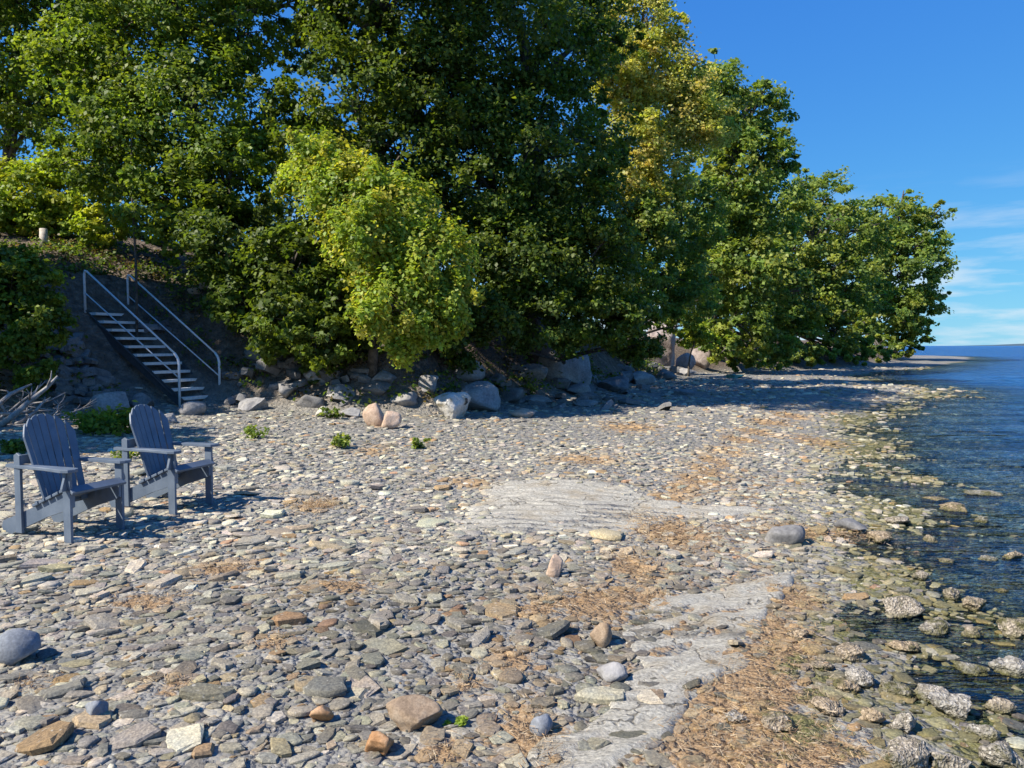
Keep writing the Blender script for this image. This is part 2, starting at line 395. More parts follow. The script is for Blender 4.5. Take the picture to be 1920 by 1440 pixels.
# ------------------------------------------------------------------ lake
def mat_water():
    m, n, l, b = newmat('lake_water'); n.remove(b)
    g = n.new('ShaderNodeNewGeometry'); pos = g.outputs['Position']
    mpn = n.new('ShaderNodeMapping'); mpn.inputs['Scale'].default_value = (.6, 2.0, 1); mpn.inputs['Rotation'].default_value = (0, 0, .3); l.new(pos, mpn.inputs[0])
    n1 = noise(n, l, .9, 4, .62, mpn.outputs[0]); n2 = noise(n, l, 5, 4, .6, mpn.outputs[0]); n3 = noise(n, l, .14, 4, .65, mpn.outputs[0])
    nn = bump(n, l, n3.outputs['Fac'], 1.0, 5.0); nn = bump(n, l, n1.outputs['Fac'], 1.0, 1.2, nn); nn = bump(n, l, n2.outputs['Fac'], .9, .11, nn)
    fr = n.new('ShaderNodeFresnel'); fr.inputs['IOR'].default_value = 1.333; l.new(nn, fr.inputs['Normal'])
    gl = n.new('ShaderNodeBsdfGlossy'); gl.inputs['Roughness'].default_value = .06; l.new(nn, gl.inputs['Normal'])
    tr = n.new('ShaderNodeBsdfTransparent'); tr.inputs['Color'].default_value = (.68, .80, .80, 1)
    body = n.new('ShaderNodeBsdfDiffuse'); body.inputs['Color'].default_value = (.030, .16, .46, 1)      # light scattered back by the depth of the lake
    l.new(nn, body.inputs['Normal']); at_ = n.new('ShaderNodeAttribute'); at_.attribute_name = 'Col'
    mb_ = n.new('ShaderNodeMixShader'); l.new(at_.outputs['Fac'], mb_.inputs[0]); l.new(tr.outputs[0], mb_.inputs[1]); l.new(body.outputs[0], mb_.inputs[2])
    ms = n.new('ShaderNodeMixShader'); l.new(fr.outputs[0], ms.inputs[0]); l.new(mb_.outputs[0], ms.inputs[1]); l.new(gl.outputs[0], ms.inputs[2])
    l.new(ms.outputs[0], n['Material Output'].inputs['Surface'])
    return m
wx = np.concatenate([axis(-600, 300, 3.0, .13, .028), [500, 900, 1600, 3000, 6000, 9000]]); wx = np.concatenate([[-9000, -4000, -1500], wx])
wy = np.concatenate([[-200, -50, -10, 0, 1.5], axis(2.4, 300, 2.4, .10, .025), [450, 700, 1200, 2500, 5000, 9000]])
WX, WY = np.meshgrid(wx, wy)
fade = np.exp(-np.hypot(WX, WY) / 70)
dsw, _ = seg_dist(WX, WY, SHORE); deep = sstep(0, 6, np.where(inside(WX, WY, LAND), 0, dsw)) * .85 + .15
WZ = deep * fade * (.05 * np.sin(WX * 1.5 + WY * 2.2 + 2 * vnoise(WX * .3, WY * .3)) + .03 * vnoise(WX * .8, WY * 1.5, 0, 2) * 1.6 + .014 * vnoise(WX * 2.6, WY * 3.4, 0, 6) * 1.5)
ii = (np.arange(len(wy) - 1)[:, None] * len(wx) + np.arange(len(wx) - 1)[None, :]).ravel(); k_ = len(wx)
depth_ = np.clip(-ground(WX, WY), 0, 8); dcol = np.repeat((.9 * (1 - np.exp(-depth_ / .28))).reshape(-1, 1), 3, 1)
water = link('water', mesh_np('water', np.stack([WX, WY, WZ], -1).reshape(-1, 3), np.stack([ii, ii + 1, ii + k_ + 1, ii + k_], 1), mat_water(), dcol, True))
tag(water, 'rippled blue lake reaching to the horizon', kind='structure')
# lake floor far out, so that the water has something under it everywhere
lb = link('lake_bed', mesh_np('lake_bed', np.array([(-9500, -300, -6.3), (9500, -300, -6.3), (9500, 9500, -6.3), (-9500, 9500, -6.3)]), np.array([[0, 1, 2, 3]]),
     mat_plain('deep_lake_bed', (.012, .045, .12), .9, .2, .05), None, False)); tag(lb, 'dark deep lake bed under the water', kind='structure')

# far shore: a low wooded ridge on the horizon
fx = np.linspace(3350, 9000, 90); ridge = 34 * sstep(3350, 4300, fx) * (1 + .35 * fbm(fx * .004, fx * 0, 0, 4, 3)) + 1
rows = []
for k, (dy, hh) in enumerate(((0, 0), (40, .55), (160, .9), (420, 1.0), (1400, 0))):
    rows.append(np.stack([fx, 5100 + dy + 0 * fx, -1 + ridge * hh * (1 + .12 * vnoise(fx * .03, fx * 0 + k))], -1))
co = np.concatenate(rows); nn_ = len(fx); ii = (np.arange(4)[:, None] * nn_ + np.arange(nn_ - 1)[None, :]).ravel()
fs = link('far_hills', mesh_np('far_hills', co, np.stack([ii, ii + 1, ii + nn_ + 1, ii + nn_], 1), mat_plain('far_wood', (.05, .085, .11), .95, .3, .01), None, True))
tag(fs, 'low hazy wooded shore far across the lake', kind='structure')

# ------------------------------------------------------------------ bedrock slabs
def mat_bedrock():
    m, n, l, b = newmat('pale_bedrock')
    g = n.new('ShaderNodeTexCoord'); mpn = n.new('ShaderNodeMapping'); mpn.inputs['Rotation'].default_value = (0, 0, -.45); mpn.inputs['Scale'].default_value = (4.5, 22, 1); l.new(g.outputs['Object'], mpn.inputs[0])
    n1 = noise(n, l, 1.0, 7, .68, mpn.outputs[0]); n2 = noise(n, l, 60, 4, .65, g.outputs['Object']); n3 = noise(n, l, 2.6, 4, .6, g.outputs['Object'])
    c = ramp(n, l, n1.outputs['Fac'], [(.28, (.28, .26, .22)), (.42, (.43, .40, .345)), (.6, (.52, .49, .425)), (.8, (.60, .57, .50))]).outputs[0]
    mp2 = n.new('ShaderNodeMapping'); mp2.inputs['Rotation'].default_value = (0, 0, -.38); mp2.inputs['Scale'].default_value = (30, 80, 1); l.new(g.outputs['Object'], mp2.inputs[0])
    n4 = noise(n, l, 1.0, 5, .7, mp2.outputs[0])
    c = mix(n, l, .9, c, ramp(n, l, n4.outputs['Fac'], [(.3, (.38, .37, .35)), (.46, (.9, .9, .88)), (.7, (1.3, 1.28, 1.22))]).outputs[0], 'MULTIPLY')
    c = mix(n, l, .7, c, ramp(n, l, n2.outputs['Fac'], [(.3, (.45, .45, .45)), (.6, (1.2, 1.2, 1.18))]).outputs[0], 'MULTIPLY')
    c = mix(n, l, ramp(n, l, n3.outputs['Fac'], [(.52, (0, 0, 0)), (.72, (.55, .55, .55))]).outputs[0], c, (.36, .27, .15))
    vc = n.new('ShaderNodeTexVoronoi'); vc.feature = 'DISTANCE_TO_EDGE'; vc.inputs['Scale'].default_value = 1.0
    mp3 = n.new('ShaderNodeMapping'); mp3.inputs['Rotation'].default_value = (0, 0, -.5); mp3.inputs['Scale'].default_value = (.5, 1.3, 1); l.new(g.outputs['Object'], mp3.inputs[0])
    vm = n.new('ShaderNodeVectorMath'); vm.operation = 'MULTIPLY_ADD'; l.new(n3.outputs['Color'], vm.inputs[0]); vm.inputs[1].default_value = (.7, .7, 0); l.new(mp3.outputs[0], vm.inputs[2]); l.new(vm.outputs[0], vc.inputs['Vector'])
    crk = ramp(n, l, vc.outputs['Distance'], [(.0, (.35, .35, .35)), (.012, (1, 1, 1))])
    c = mix(n, l, crk.outputs[0], (.09, .075, .055), c)
    l.new(c, b.inputs['Base Color']); b.inputs['Roughness'].default_value = .9; b.inputs['Specular IOR Level'].default_value = .2
    nn = bump(n, l, n1.outputs['Fac'], .9, .03); nn = bump(n, l, crk.outputs[0], .9, .02, nn); nn = bump(n, l, n4.outputs['Fac'], .9, .012, nn); nn = bump(n, l, n2.outputs['Fac'], .6, .008, nn); l.new(nn, b.inputs['Normal'])
    return m
M_BED = mat_bedrock()
slab_polys = []
def slab(name, px, lift, label, rot):
    pl = [P(u, v) for u, v in px]; poly = [(p.x, p.y) for p in pl]; slab_polys.append(poly)
    a = np.array(poly); lo = a.min(0) - .05; hi = a.max(0) + .05; st = max((hi - lo).max() / 110, .018)
    gx = np.arange(lo[0], hi[0], st); gy = np.arange(lo[1], hi[1], st); GX, GY = np.meshgrid(gx, gy)
    d, _ = seg_dist(GX, GY, poly + [poly[0]]); sd = np.where(inside(GX, GY, poly), d, -d) + .15 * fbm(GX * 3, GY * 3, 0, 5, 44)
    cs, sn = math.cos(rot), math.sin(rot); q = (-GX * sn + GY * cs)
    terr = q * 5 + .8 * fbm(GX * 1.3, GY * 1.3, 0, 3, 12); step = (np.floor(terr) + sstep(.75, 1, terr - np.floor(terr)))
    H = ground(GX, GY, False) + lift * sstep(-.02, .015, sd) - .09 * sstep(-.01, -.05, sd) - .014 * (terr - step) * 2 + .02 * fbm(GX * 2 + GY, GY * 7 - GX * 2, 0, 4, 5)
    k = len(gx); ii = (np.arange(len(gy) - 1)[:, None] * k + np.arange(k - 1)[None, :]).ravel(); F = np.stack([ii, ii + 1, ii + k + 1, ii + k], 1)
    keep = (sd.ravel()[F] > -.16).any(1); F = F[keep]; used = np.unique(F); mp_ = np.zeros(GX.size, int); mp_[used] = np.arange(len(used))
    V = np.stack([GX, GY, H], -1).reshape(-1, 3)[used]; c = V.mean(0); c[2] = V[:, 2].min()
    o = link(name, mesh_np(name, V - c, mp_[F], M_BED, None, True), None, c)
    tag(o, label, 'bedrock', 'bare bedrock showing through the shingle'); return o
slab('bedrock_slab', SLAB_A, .018, 'flat pale grey bedrock slab in the middle of the beach', .05)
slab('bedrock_slab', SLAB_B, .022, 'ribbed pale grey bedrock shelf running to the bottom edge of the photo', .55)

# ------------------------------------------------------------------ shingle
def stone_proto(k, seed, rings=3):
    """flat irregular slab: k-sided outline, chamfered top; returns unit coords (about 1 across, 1 high) and faces"""
    r = np.random.default_rng(seed)
    th = np.sort((np.arange(k) + r.uniform(-.32, .32, k)) / k * 2 * np.pi); asp = r.uniform(.42, .95)
    rad = .5 * r.uniform(.68, 1.14, k); x = np.cos(th) * rad; y = np.sin(th) * rad * asp
    tilt = r.uniform(-.12, .12, 2)
    V = []
    V.append(np.stack([x * .93, y * .93, np.full(k, -.5)], 1))
    hz = r.uniform(.0, .34, k); V.append(np.stack([x, y, hz], 1))
    if rings == 3:
        f = r.uniform(.74, .93, k); V.append(np.stack([x * f, y * f, .5 + (x * tilt[0] + y * tilt[1]) * 1.5 + r.uniform(-.16, .12, k)], 1))
    V = np.concatenate(V); R = rings
    Q = [(a * k + i, a * k + (i + 1) % k, (a + 1) * k + (i + 1) % k, (a + 1) * k + i) for a in range(R - 1) for i in range(k)]
    T = None
    V = np.concatenate([V, [[x.mean(), y.mean(), .5 + r.uniform(0, .12)]]]); ci = len(V) - 1
    T = [((R - 1) * k + i, (R - 1) * k + (i + 1) % k, ci) for i in range(k)]
    return V, np.array(Q), np.array(T)
PROTO_BIG = [stone_proto(random.choice((6, 7, 8, 9)), 100 + i) for i in range(26)]
PROTO_MED = [stone_proto(random.choice((5, 6, 7)), 200 + i) for i in range(24)]
PROTO_SML = [stone_proto(5, 300 + i, 2) for i in range(12)]

pal = np.array([(.27, .26, .245), (.205, .20, .20), (.33, .315, .29), (.42, .40, .36), (.165, .16, .155), (.35, .30, .23), (.31, .22, .14), (.52, .50, .45), (.24, .21, .175), (.34, .235, .17)]) * np.array([.985, .985, .90])
def pick_col(n_, x, y):
    """pale dry shale to the left, darker mixed cobbles in the middle"""
    left = np.clip((-x - .3 * y + 1.6) / 3, 0, 1) * .6 + np.clip((y - 6) / 5, 0, 1) * .5; left = np.clip(left, 0, 1)
    pw = np.array([.24, .20, .19, .09, .12, .04, .045, .02, .04, .015]); pl_ = np.array([.2, .1, .26, .2, .04, .07, .03, .06, .03, .01])
    W = pw[None] * (1 - left[:, None]) + pl_[None] * left[:, None]; C = np.cumsum(W / W.sum(1, keepdims=True), 1)
    i = (rng.random(n_)[:, None] > C).sum(1).clip(0, 9)
    tone = .56 + .42 * sstep(3.8, 7.5, y) + .26 * np.clip((-x - .35 * y + .6) / 2.2, 0, 1); tone = np.clip(tone, 0, 1.0) + .1 * vnoise(x * .9, y * .9, 0, 55)
    return pal[i] * tone[:, None] * rng.uniform(.78, 1.25, (n_, 1)) * rng.uniform(.95, 1.05, (n_, 3))
def scatter(y0, y1, cell_near, cell_far, smin, smax, prob):
    out = []; y = y0
    while y < y1:
        c = cell_near + (cell_far - cell_near) * (y - y0) / (y1 - y0)
        xs_ = np.arange(-.72 * y - .5, .72 * y + .4, c); n_ = len(xs_)
        x = xs_ + rng.uniform(-.5, .5, n_) * c; yy = y + rng.uniform(-.5, .5, n_) * c
        k = rng.random(n_) < prob
        out.append(np.stack([x[k], yy[k], (smin + (smax - smin) * rng.random(n_)[k] ** 2.2) * (c / cell_near)], 1)); y += c
    return np.concatenate(out)
lay = [(PROTO_BIG, scatter(2.3, 9.5, .16, .24, .10, .26, .55)), (PROTO_BIG, scatter(2.3, 6.5, .105, .12, .075, .16, .8)), (PROTO_MED, scatter(2.3, 12.5, .068, .105, .045, .13, .9)),
       (PROTO_MED, scatter(12.5, 34, .14, .36, .08, .2, .7)), (PROTO_SML, scatter(34, 62, .42, .75, .16, .4, .6)), (PROTO_SML, scatter(2.3, 7.0, .046, .085, .02, .055, .65))]
stones = []   # proto, x, y, z, size, thick, rot, col
for li, (protos, arr) in enumerate(lay):
    x, y, s = arr.T
    d, _ = seg_dist(x, y, SHORE); d = np.where(inside(x, y, LAND), d, -d)
    t, _ = seg_dist(x, y, BANK); on_bank = inside(x, y, BANKP) & (t > .7)
    keep = (d > (-2.6 if li != 5 else -.4)) & ~on_bank
    lit = patch_field(x, y, LITTER); keep &= (lit + .5 * vnoise(x * 3, y * 3, 0, 8) + .25 * vnoise(x * 11, y * 11, 0, 5) < .62) | (y > 7.5)
    for poly in slab_polys:
        ds_, _ = seg_dist(x, y, poly + [poly[0]]); ins_ = inside(x, y, poly)
        keep &= ~(ins_ & (ds_ > .10 + .36 * vnoise(x * 2.2, y * 2.2, 0, 91) + .14 * rng.random(len(x)))) | (rng.random(len(x)) < .02 * (s < .1))
    if li < 2:   # big slabs mostly left and centre, fewer among the fines by the water
        wgt = np.clip(.25 + .5 * (vnoise(x * .8, y * .8, 0, 77) + .4) + np.clip((-x + .6) / 3, 0, .5), .06, 1) * np.clip(d / 2.2, .15, 1) * (1 - .65 * sstep(4.5, 7.5, y)); keep &= rng.random(len(x)) < (wgt if li == 0 else np.clip(wgt * 1.5 + .25, 0, 1))
    x, y, s, d = x[keep], y[keep], s[keep], d[keep]
    z = ground(x, y); c = pick_col(len(x), x, y)
    rust = (np.clip(patch_field(x, y, LITTER) * 1.25, 0, 1) * (rng.random(len(x)) < .8))[:, None]; c = c * (1 - rust) + rust * np.array([.33, .24, .145]) * rng.uniform(.7, 1.2, (len(x), 1))
    wet = np.clip((1.1 - d) / 1.1, 0, 1)[:, None]; gm = (rng.random((len(x), 1)) < .72) * wet; c = c * (1 - .6 * gm) + gm * np.array([.085, .08, .028])
    th = np.maximum(s * (rng.uniform(.08, .19, len(x)) if li < 2 else rng.uniform(.08, .26, len(x))), .010); rot = rng.normal(.35, .8, len(x))
    lift = rng.uniform(-.25, .3, len(x)) * th + (.25 * th if li < 2 else 0)
    pi = rng.integers(0, len(protos), len(x))
    tl = rng.normal(0, .11, (len(x), 2))
    for j in range(len(x)): stones.append((protos, pi[j], x[j], y[j], z[j] + lift[j], s[j], th[j], rot[j], c[j], tl[j], li))
# the 300 stones that show largest stand as pieces of the beach, the rest form one mass
def vis(s_):
    u, v = to_px(s_[2], s_[3], s_[4]); return (s_[5] / s_[3]) if (-10 < u < 1930 and 700 < v < 1450) else 0
order = sorted(range(len(stones)), key=lambda i: -vis(stones[i])); single = set(order[:300])
pm = {}
for i in order[:300]:
    protos, pi_, x, y, z, s, th, rot, c, tl, li = stones[i]
    key = (id(protos), pi_)
    if key not in pm:
        V, Q, T = protos[pi_]; pm[key] = mesh_np('stone', V, [Q, T], M_STONE, None, pi_ % 4 == 0)
    o = link('stone', pm[key], beach); o.location = (x, y, z); o.scale = (s, s, th); o.rotation_euler = (tl[0], tl[1], rot); o.color = (*c, 1)
VV, QQ, TT, CC, SQ, ST = [], [], [], [], [], []; off = 0
groups = {}
for i, s_ in enumerate(stones):
    if i not in single: groups.setdefault((id(s_[0]), s_[1]), []).append(s_)
for lst in groups.values():
    V, Q, T = lst[0][0][lst[0][1]]; n_ = len(lst); k = len(V)
    x, y, z, s, th, rot = (np.array([q[a] for q in lst])[:, None] for a in range(2, 8)); c = np.array([q[8] for q in lst]); tl = np.array([q[9] for q in lst])
    vx = V[None, :, 0] * s; vy = V[None, :, 1] * s; vz = V[None, :, 2] * th + vx * tl[:, :1] + vy * tl[:, 1:]
    X_ = vx * np.cos(rot) - vy * np.sin(rot) + x; Y_ = vx * np.sin(rot) + vy * np.cos(rot) + y
    VV.append(np.stack([X_, Y_, vz + z], -1).reshape(-1, 3)); CC.append(np.repeat(c, k, 0))
    o_ = (off + np.arange(n_) * k)[:, None, None]
    QQ.append((Q[None] + o_).reshape(-1, 4)); TT.append((T[None] + o_).reshape(-1, 3)); off += n_ * k
    sm = lst[0][1] % 4 == 0; SQ.append(np.full(n_ * len(Q), sm)); ST.append(np.full(n_ * len(T), sm))
sh = link('shingle', mesh_np('shingle', np.concatenate(VV), [np.concatenate(QQ), np.concatenate(TT)], M_SHINGLE, np.concatenate(CC), np.concatenate(SQ + ST)), beach)
tag(sh, 'flat grey and tan shale shingle covering the beach', kind='stuff')

# straw coloured wrack strewn in patches
n_ = 26000; pts = []
for (cx, cy, rx, ry) in LITTER:
    if cy > 8: continue
    k = int(np.clip(rx * ry * 10000, 120, 2500)); pts.append(np.stack([cx + rng.normal(0, .75, k) * rx, cy + rng.normal(0, .75, k) * ry], 1))
pts = np.concatenate(pts); k = len(pts); a = rng.uniform(0, 2 * np.pi, k); L = rng.uniform(.012, .05, k) * np.clip(pts[:, 1] / 5, 1, 3); wd = rng.uniform(.0006, .0014, k) * np.clip(pts[:, 1] / 4, 1, 4)
z = ground(pts[:, 0], pts[:, 1]) + rng.uniform(.008, .05, k); dx, dy = np.cos(a), np.sin(a); dz = rng.normal(0, .25, k)
c0 = np.stack([pts[:, 0], pts[:, 1], z], 1); D = np.stack([dx, dy, dz], 1) * L[:, None] / 2; W_ = np.stack([-dy, dx, rng.normal(0, .6, k)], 1) * wd[:, None]
V = np.stack([c0 - D - W_, c0 - D + W_, c0 + D + W_, c0 + D - W_], 1).reshape(-1, 3)
cc = np.array([(.34, .225, .12), (.42, .30, .175), (.26, .16, .085), (.46, .37, .26)])[rng.integers(0, 4, k)] * rng.uniform(.7, 1.2, (k, 1))
wr = link('wrack', mesh_np('wrack', V, np.arange(4 * k).reshape(-1, 4), mat_leaf('dry_straw', .15, .8), np.repeat(cc, 4, 0)), None)
tag(wr, 'tan dried weed and straw washed up in patches on the shingle', 'wrack', kind='stuff')

# ------------------------------------------------------------------ rocks
_ico = {}
def ico(sub):
    if sub not in _ico:
        import bmesh
        bm = bmesh.new(); bmesh.ops.create_icosphere(bm, subdivisions=sub, radius=1)
        V = np.array([v.co[:] for v in bm.verts]); F = np.array([[v.index for v in f.verts] for f in bm.faces]); bm.free(); _ico[sub] = (V, F)
    return _ico[sub]
def rock_mesh(name, size, seed, mat, sub=3, facets=7, lump=.18, smooth=True, flat=None):
    """an ellipsoid cut by random planes and roughened"""
    V, F = ico(sub); V = V.copy(); r = np.random.default_rng(seed)
    for _ in range(facets):
        d = r.normal(size=3); d /= np.linalg.norm(d); h = r.uniform(.42, .82); p = V @ d; m = p > h
        V[m] -= np.outer((p[m] - h) * .92, d)
    nrm = V / np.linalg.norm(V, axis=1, keepdims=True)
    V += nrm * (lump * fbm(V[:, 0] * 1.6 + seed, V[:, 1] * 1.6, V[:, 2] * 1.6, 3, seed) + lump * .45 * fbm(V[:, 0] * 6 + seed, V[:, 1] * 6, V[:, 2] * 6, 2, seed))[:, None]
    V -= (V.max(0) + V.min(0)) / 2; V /= (V.max(0) - V.min(0)); V = V * np.array(size)
    return mesh_np(name, V, F, mat, None, smooth)
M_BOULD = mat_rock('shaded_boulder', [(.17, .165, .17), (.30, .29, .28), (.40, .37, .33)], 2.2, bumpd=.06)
M_TAN = mat_rock('tan_granite', [(.34, .24, .17), (.50, .36, .26), (.58, .46, .36)], 6, bumpd=.03)
M_WHITE = mat_rock('pale_quartz', [(.34, .28, .17), (.52, .49, .43), (.64, .62, .58)], 5, bumpd=.05, spots=((.06, .055, .05), 4.0, .58))
M_ORANGE = mat_rock('orange_cobble', [(.26, .13, .055), (.38, .21, .10), (.46, .29, .17)], 14, bumpd=.008)
M_BROWN = mat_rock('brown_cobble', [(.17, .12, .08), (.29, .21, .14), (.37, .29, .21)], 12, bumpd=.012)
M_BLUE = mat_rock('blue_grey_stone', [(.11, .125, .15), (.19, .205, .23), (.27, .28, .30)], 7, bumpd=.012)
M_PINK = mat_rock('pinkish_outcrop', [(.17, .14, .13), (.33, .27, .245), (.44, .38, .345)], 2.6, bumpd=.12)
M_SHALE = mat_rock('bank_shale', [(.10, .10, .105), (.19, .185, .18), (.28, .26, .24)], 4, bumpd=.03)
def mat_mussel():
    m, n, l, b = newmat('mussel_crusted_rock')
    g = n.new('ShaderNodeNewGeometry'); pos = g.outputs['Position']; oi = n.new('ShaderNodeObjectInfo')
    v = n.new('ShaderNodeTexVoronoi'); v.inputs['Scale'].default_value = 90; l.new(pos, v.inputs['Vector'])
    n1 = noise(n, l, 7, 5, .65, pos); n2 = noise(n, l, 45, 4, .65, pos)
    shell = ramp(n, l, v.outputs['Color'], [(0, (.09, .08, .07)), (.35, (.24, .22, .185)), (.7, (.38, .355, .31)), (1, (.54, .51, .455))]).outputs[0]
    tanc = mix(n, l, oi.outputs['Random'], shell, mix(n, l, 1.0, shell, (1.05, .85, .62), 'MULTIPLY'))
    alg = ramp(n, l, n2.outputs['Fac'], [(.3, (.03, .028, .01)), (.55, (.10, .095, .03)), (.75, (.2, .18, .08))]).outputs[0]
    c = mix(n, l, ramp(n, l, n1.outputs['Fac'], [(.50, (0, 0, 0)), (.63, (.92, .92, .92))]).outputs[0], tanc, alg)
    sp = n.new('ShaderNodeSeparateXYZ'); l.new(pos, sp.inputs[0])
    c = mix(n, l, ramp(n, l, sp.outputs['Z'], [(.0, (1, 1, 1)), (.045, (0, 0, 0))]).outputs[0], c, alg)     # slimy weed at the water line
    l.new(c, b.inputs['Base Color']); b.inputs['Roughness'].default_value = .8; b.inputs['Specular IOR Level'].default_value = .3
    nn = bump(n, l, v.outputs['Distance'], -.9 if False else .8, .012); nn = bump(n, l, n2.outputs['Fac'], .7, .02, nn); l.new(nn, b.inputs['Normal'])
    return m
M_MUSSEL = mat_mussel()
def boulder(name, u, v, wpx, hpx, label, mat, seed, depth=1.0, sub=3, d=None, rz=0.0, group=None, cat='boulder', sink=.18, facets=8, lump=.14, smooth=True):
    """(u, v) is the foot of the rock in the photo"""
    p = P(u, v) if d is None else None
    if p is None: p = at(u, v, d)
    sc = p.y / FPX; sx, sz = wpx * sc, hpx * sc
    me = rock_mesh(name, (sx, sx * depth, sz * (1 + sink)), seed, mat, sub, facets, lump, smooth)
    o = link(name, me, None, (p.x, p.y + sx * depth * .3, p.z + sz * (.5 - sink * .45))); o.rotation_euler = (0, 0, rz)
    tag(o, label, cat, group); return o
G1 = 'boulders at the foot of the bank'
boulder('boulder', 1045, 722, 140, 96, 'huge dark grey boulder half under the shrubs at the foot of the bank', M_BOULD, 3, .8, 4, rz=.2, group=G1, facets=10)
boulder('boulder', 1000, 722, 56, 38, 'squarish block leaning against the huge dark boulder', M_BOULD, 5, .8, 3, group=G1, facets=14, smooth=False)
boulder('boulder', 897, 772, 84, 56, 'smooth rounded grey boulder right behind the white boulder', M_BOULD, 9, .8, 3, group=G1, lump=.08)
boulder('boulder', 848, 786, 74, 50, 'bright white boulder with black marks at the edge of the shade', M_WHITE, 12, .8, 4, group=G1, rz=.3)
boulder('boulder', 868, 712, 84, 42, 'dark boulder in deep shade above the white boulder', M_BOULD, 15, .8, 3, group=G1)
boulder('cobble', 700, 800, 44, 44, 'taller of two tan pink rocks side by side', M_TAN, 17, .8, 3, cat='rock', sink=.1)
boulder('cobble', 732, 805, 40, 33, 'lower of two tan pink rocks side by side', M_TAN, 19, .8, 3, cat='rock', sink=.12)
boulder('cobble', 603, 782, 28, 20, 'small white stone beside a green weed', M_WHITE, 21, .9, 3, cat='rock')
boulder('cobble', 654, 783, 44, 18, 'low flat grey rock beside the small white stone', M_BOULD, 23, .8, 3, cat='rock')
boulder('cobble', 980, 783, 50, 16, 'low pale tan rock lying just in the sun by the boulders', M_TAN, 24, .8, 3, cat='rock')
boulder('boulder', 22, 1246, 88, 62, 'smooth blue grey stone cut off by the left edge of the photo', M_BLUE, 25, .8, 4, cat='rock', facets=3, lump=.07)
boulder('cobble', 708, 1420, 56, 44, 'bright orange brown cobble near the bottom edge of the photo', M_ORANGE, 27, .9, 4, cat='stone', facets=5, lump=.1, sink=.08)
boulder('cobble', 775, 1370, 112, 52, 'big oval brown cobble just above the orange one', M_BROWN, 29, .75, 4, cat='stone', facets=4, lump=.09, rz=.15)
boulder('cobble', 602, 1358, 46, 32, 'tan angular cobble among grey shale near the bottom edge', M_ORANGE, 31, .8, 3, cat='stone', facets=9)
boulder('cobble', 1040, 1082, 34, 42, 'narrow upright tan stone in the middle of the shingle', M_TAN, 33, .7, 3, cat='stone', facets=9)
boulder('cobble', 1128, 1215, 44, 46, 'dark olive stone standing beside the bedrock shelf', M_BROWN, 35, .8, 3, cat='stone', facets=9)
boulder('cobble', 1150, 1280, 60, 30, 'dark grey flat cobble at the edge of the bedrock shelf', M_BOULD, 36, .8, 3, cat='stone')
boulder('cobble', 1015, 1378, 46, 34, 'blue grey cobble on the edge of the bedrock shelf', M_BLUE, 37, .9, 3, cat='stone')
boulder('cobble', 172, 1352, 46, 36, 'dark blue grey stone with a deep shadow low in the shingle', M_BLUE, 38, .9, 3, cat='stone', facets=10)
boulder('cobble', 1475, 1022, 74, 34, 'low brown grey rock in the shingle near the water', M_SHALE, 39, .8, 3, cat='rock', lump=.1, sink=.3)
boulder('cobble', 1600, 1000, 58, 24, 'flat grey rock just above the water line', M_SHALE, 40, .8, 3, cat='rock')
boulder('outcrop', 1246, 690, 70, 96, 'tall pinkish rock face standing in the bank between shrubs', M_PINK, 41, .8, 4, cat='rock', facets=9, smooth=True, lump=.22, rz=.6)
boulder('boulder', 1316, 692, 40, 40, 'sunlit reddish rock below the yellow shrub', M_PINK, 43, .8, 3, group=G1, facets=12)
boulder('boulder', 1288, 700, 40, 38, 'small pink boulder tucked beside the tall rock face', M_PINK, 45, .8, 3, group=G1)
SHADE_LABELS = ['shaded grey rock just behind the small white stone', 'broad shaded rock behind the low flat grey rock', 'shaded rock under the dark bush beside the stairs', 'shaded rock directly behind the taller tan pink rock',
    'flat shaded rock between the tan pink rocks and the white boulder', 'shaded rock standing behind the white boulder, away from the big grey one', 'flat shaded rock just past the smooth rounded boulder', 'long thin shaded rock in front of the square block',
    'flat shaded rock in front of the huge boulder', 'larger shaded rock on the far side of the huge boulder', 'shaded rock below the drooping bush near the pinkish rock face', 'very low shaded rock at the sunny edge in front of the huge boulder',
    'shaded rock at the foot of the tall pinkish rock face', 'shaded rock nearest the handrail post at the foot of the stairs, on its open side', 'rock lying at the very foot of the stairs', 'rounded shaded rock beside the stairs on the driftwood side',
    'biggest shaded rock beside the driftwood pile', 'small shaded rock behind the farther chair', 'thin low rock at the sunny edge below the drooping bush', 'small shaded rock in front of the small pink boulder',
    'shaded rock up the bank below the bright bush', 'shaded rock between the huge boulder and the dark boulder', 'shaded rock up the bank under the dark bush']
for k, (u, v, w_, h_) in enumerate([(580, 768, 60, 26), (640, 752, 70, 30), (540, 745, 60, 24), (700, 742, 60, 26), (760, 762, 64, 24), (800, 736, 50, 30), (950, 752, 70, 24), (1010, 758, 80, 16),
        (1080, 740, 70, 22), (1150, 735, 70, 30), (1200, 722, 60, 26), (1100, 762, 60, 12), (1250, 712, 50, 20), (470, 770, 56, 24), (360, 778, 60, 26), (260, 772, 60, 34), (200, 775, 70, 40), (310, 795, 40, 18),
        (1180, 758, 50, 10), (1290, 705, 40, 14), (720, 722, 60, 26), (930, 725, 50, 24), (600, 722, 70, 30)]):
    boulder('boulder', u, v, w_, h_, SHADE_LABELS[k], M_BOULD if k % 3 else M_SHALE, 60 + k, .8, 3, group='shaded rocks along the foot of the bank', facets=12, smooth=k % 2 == 0, rz=k)

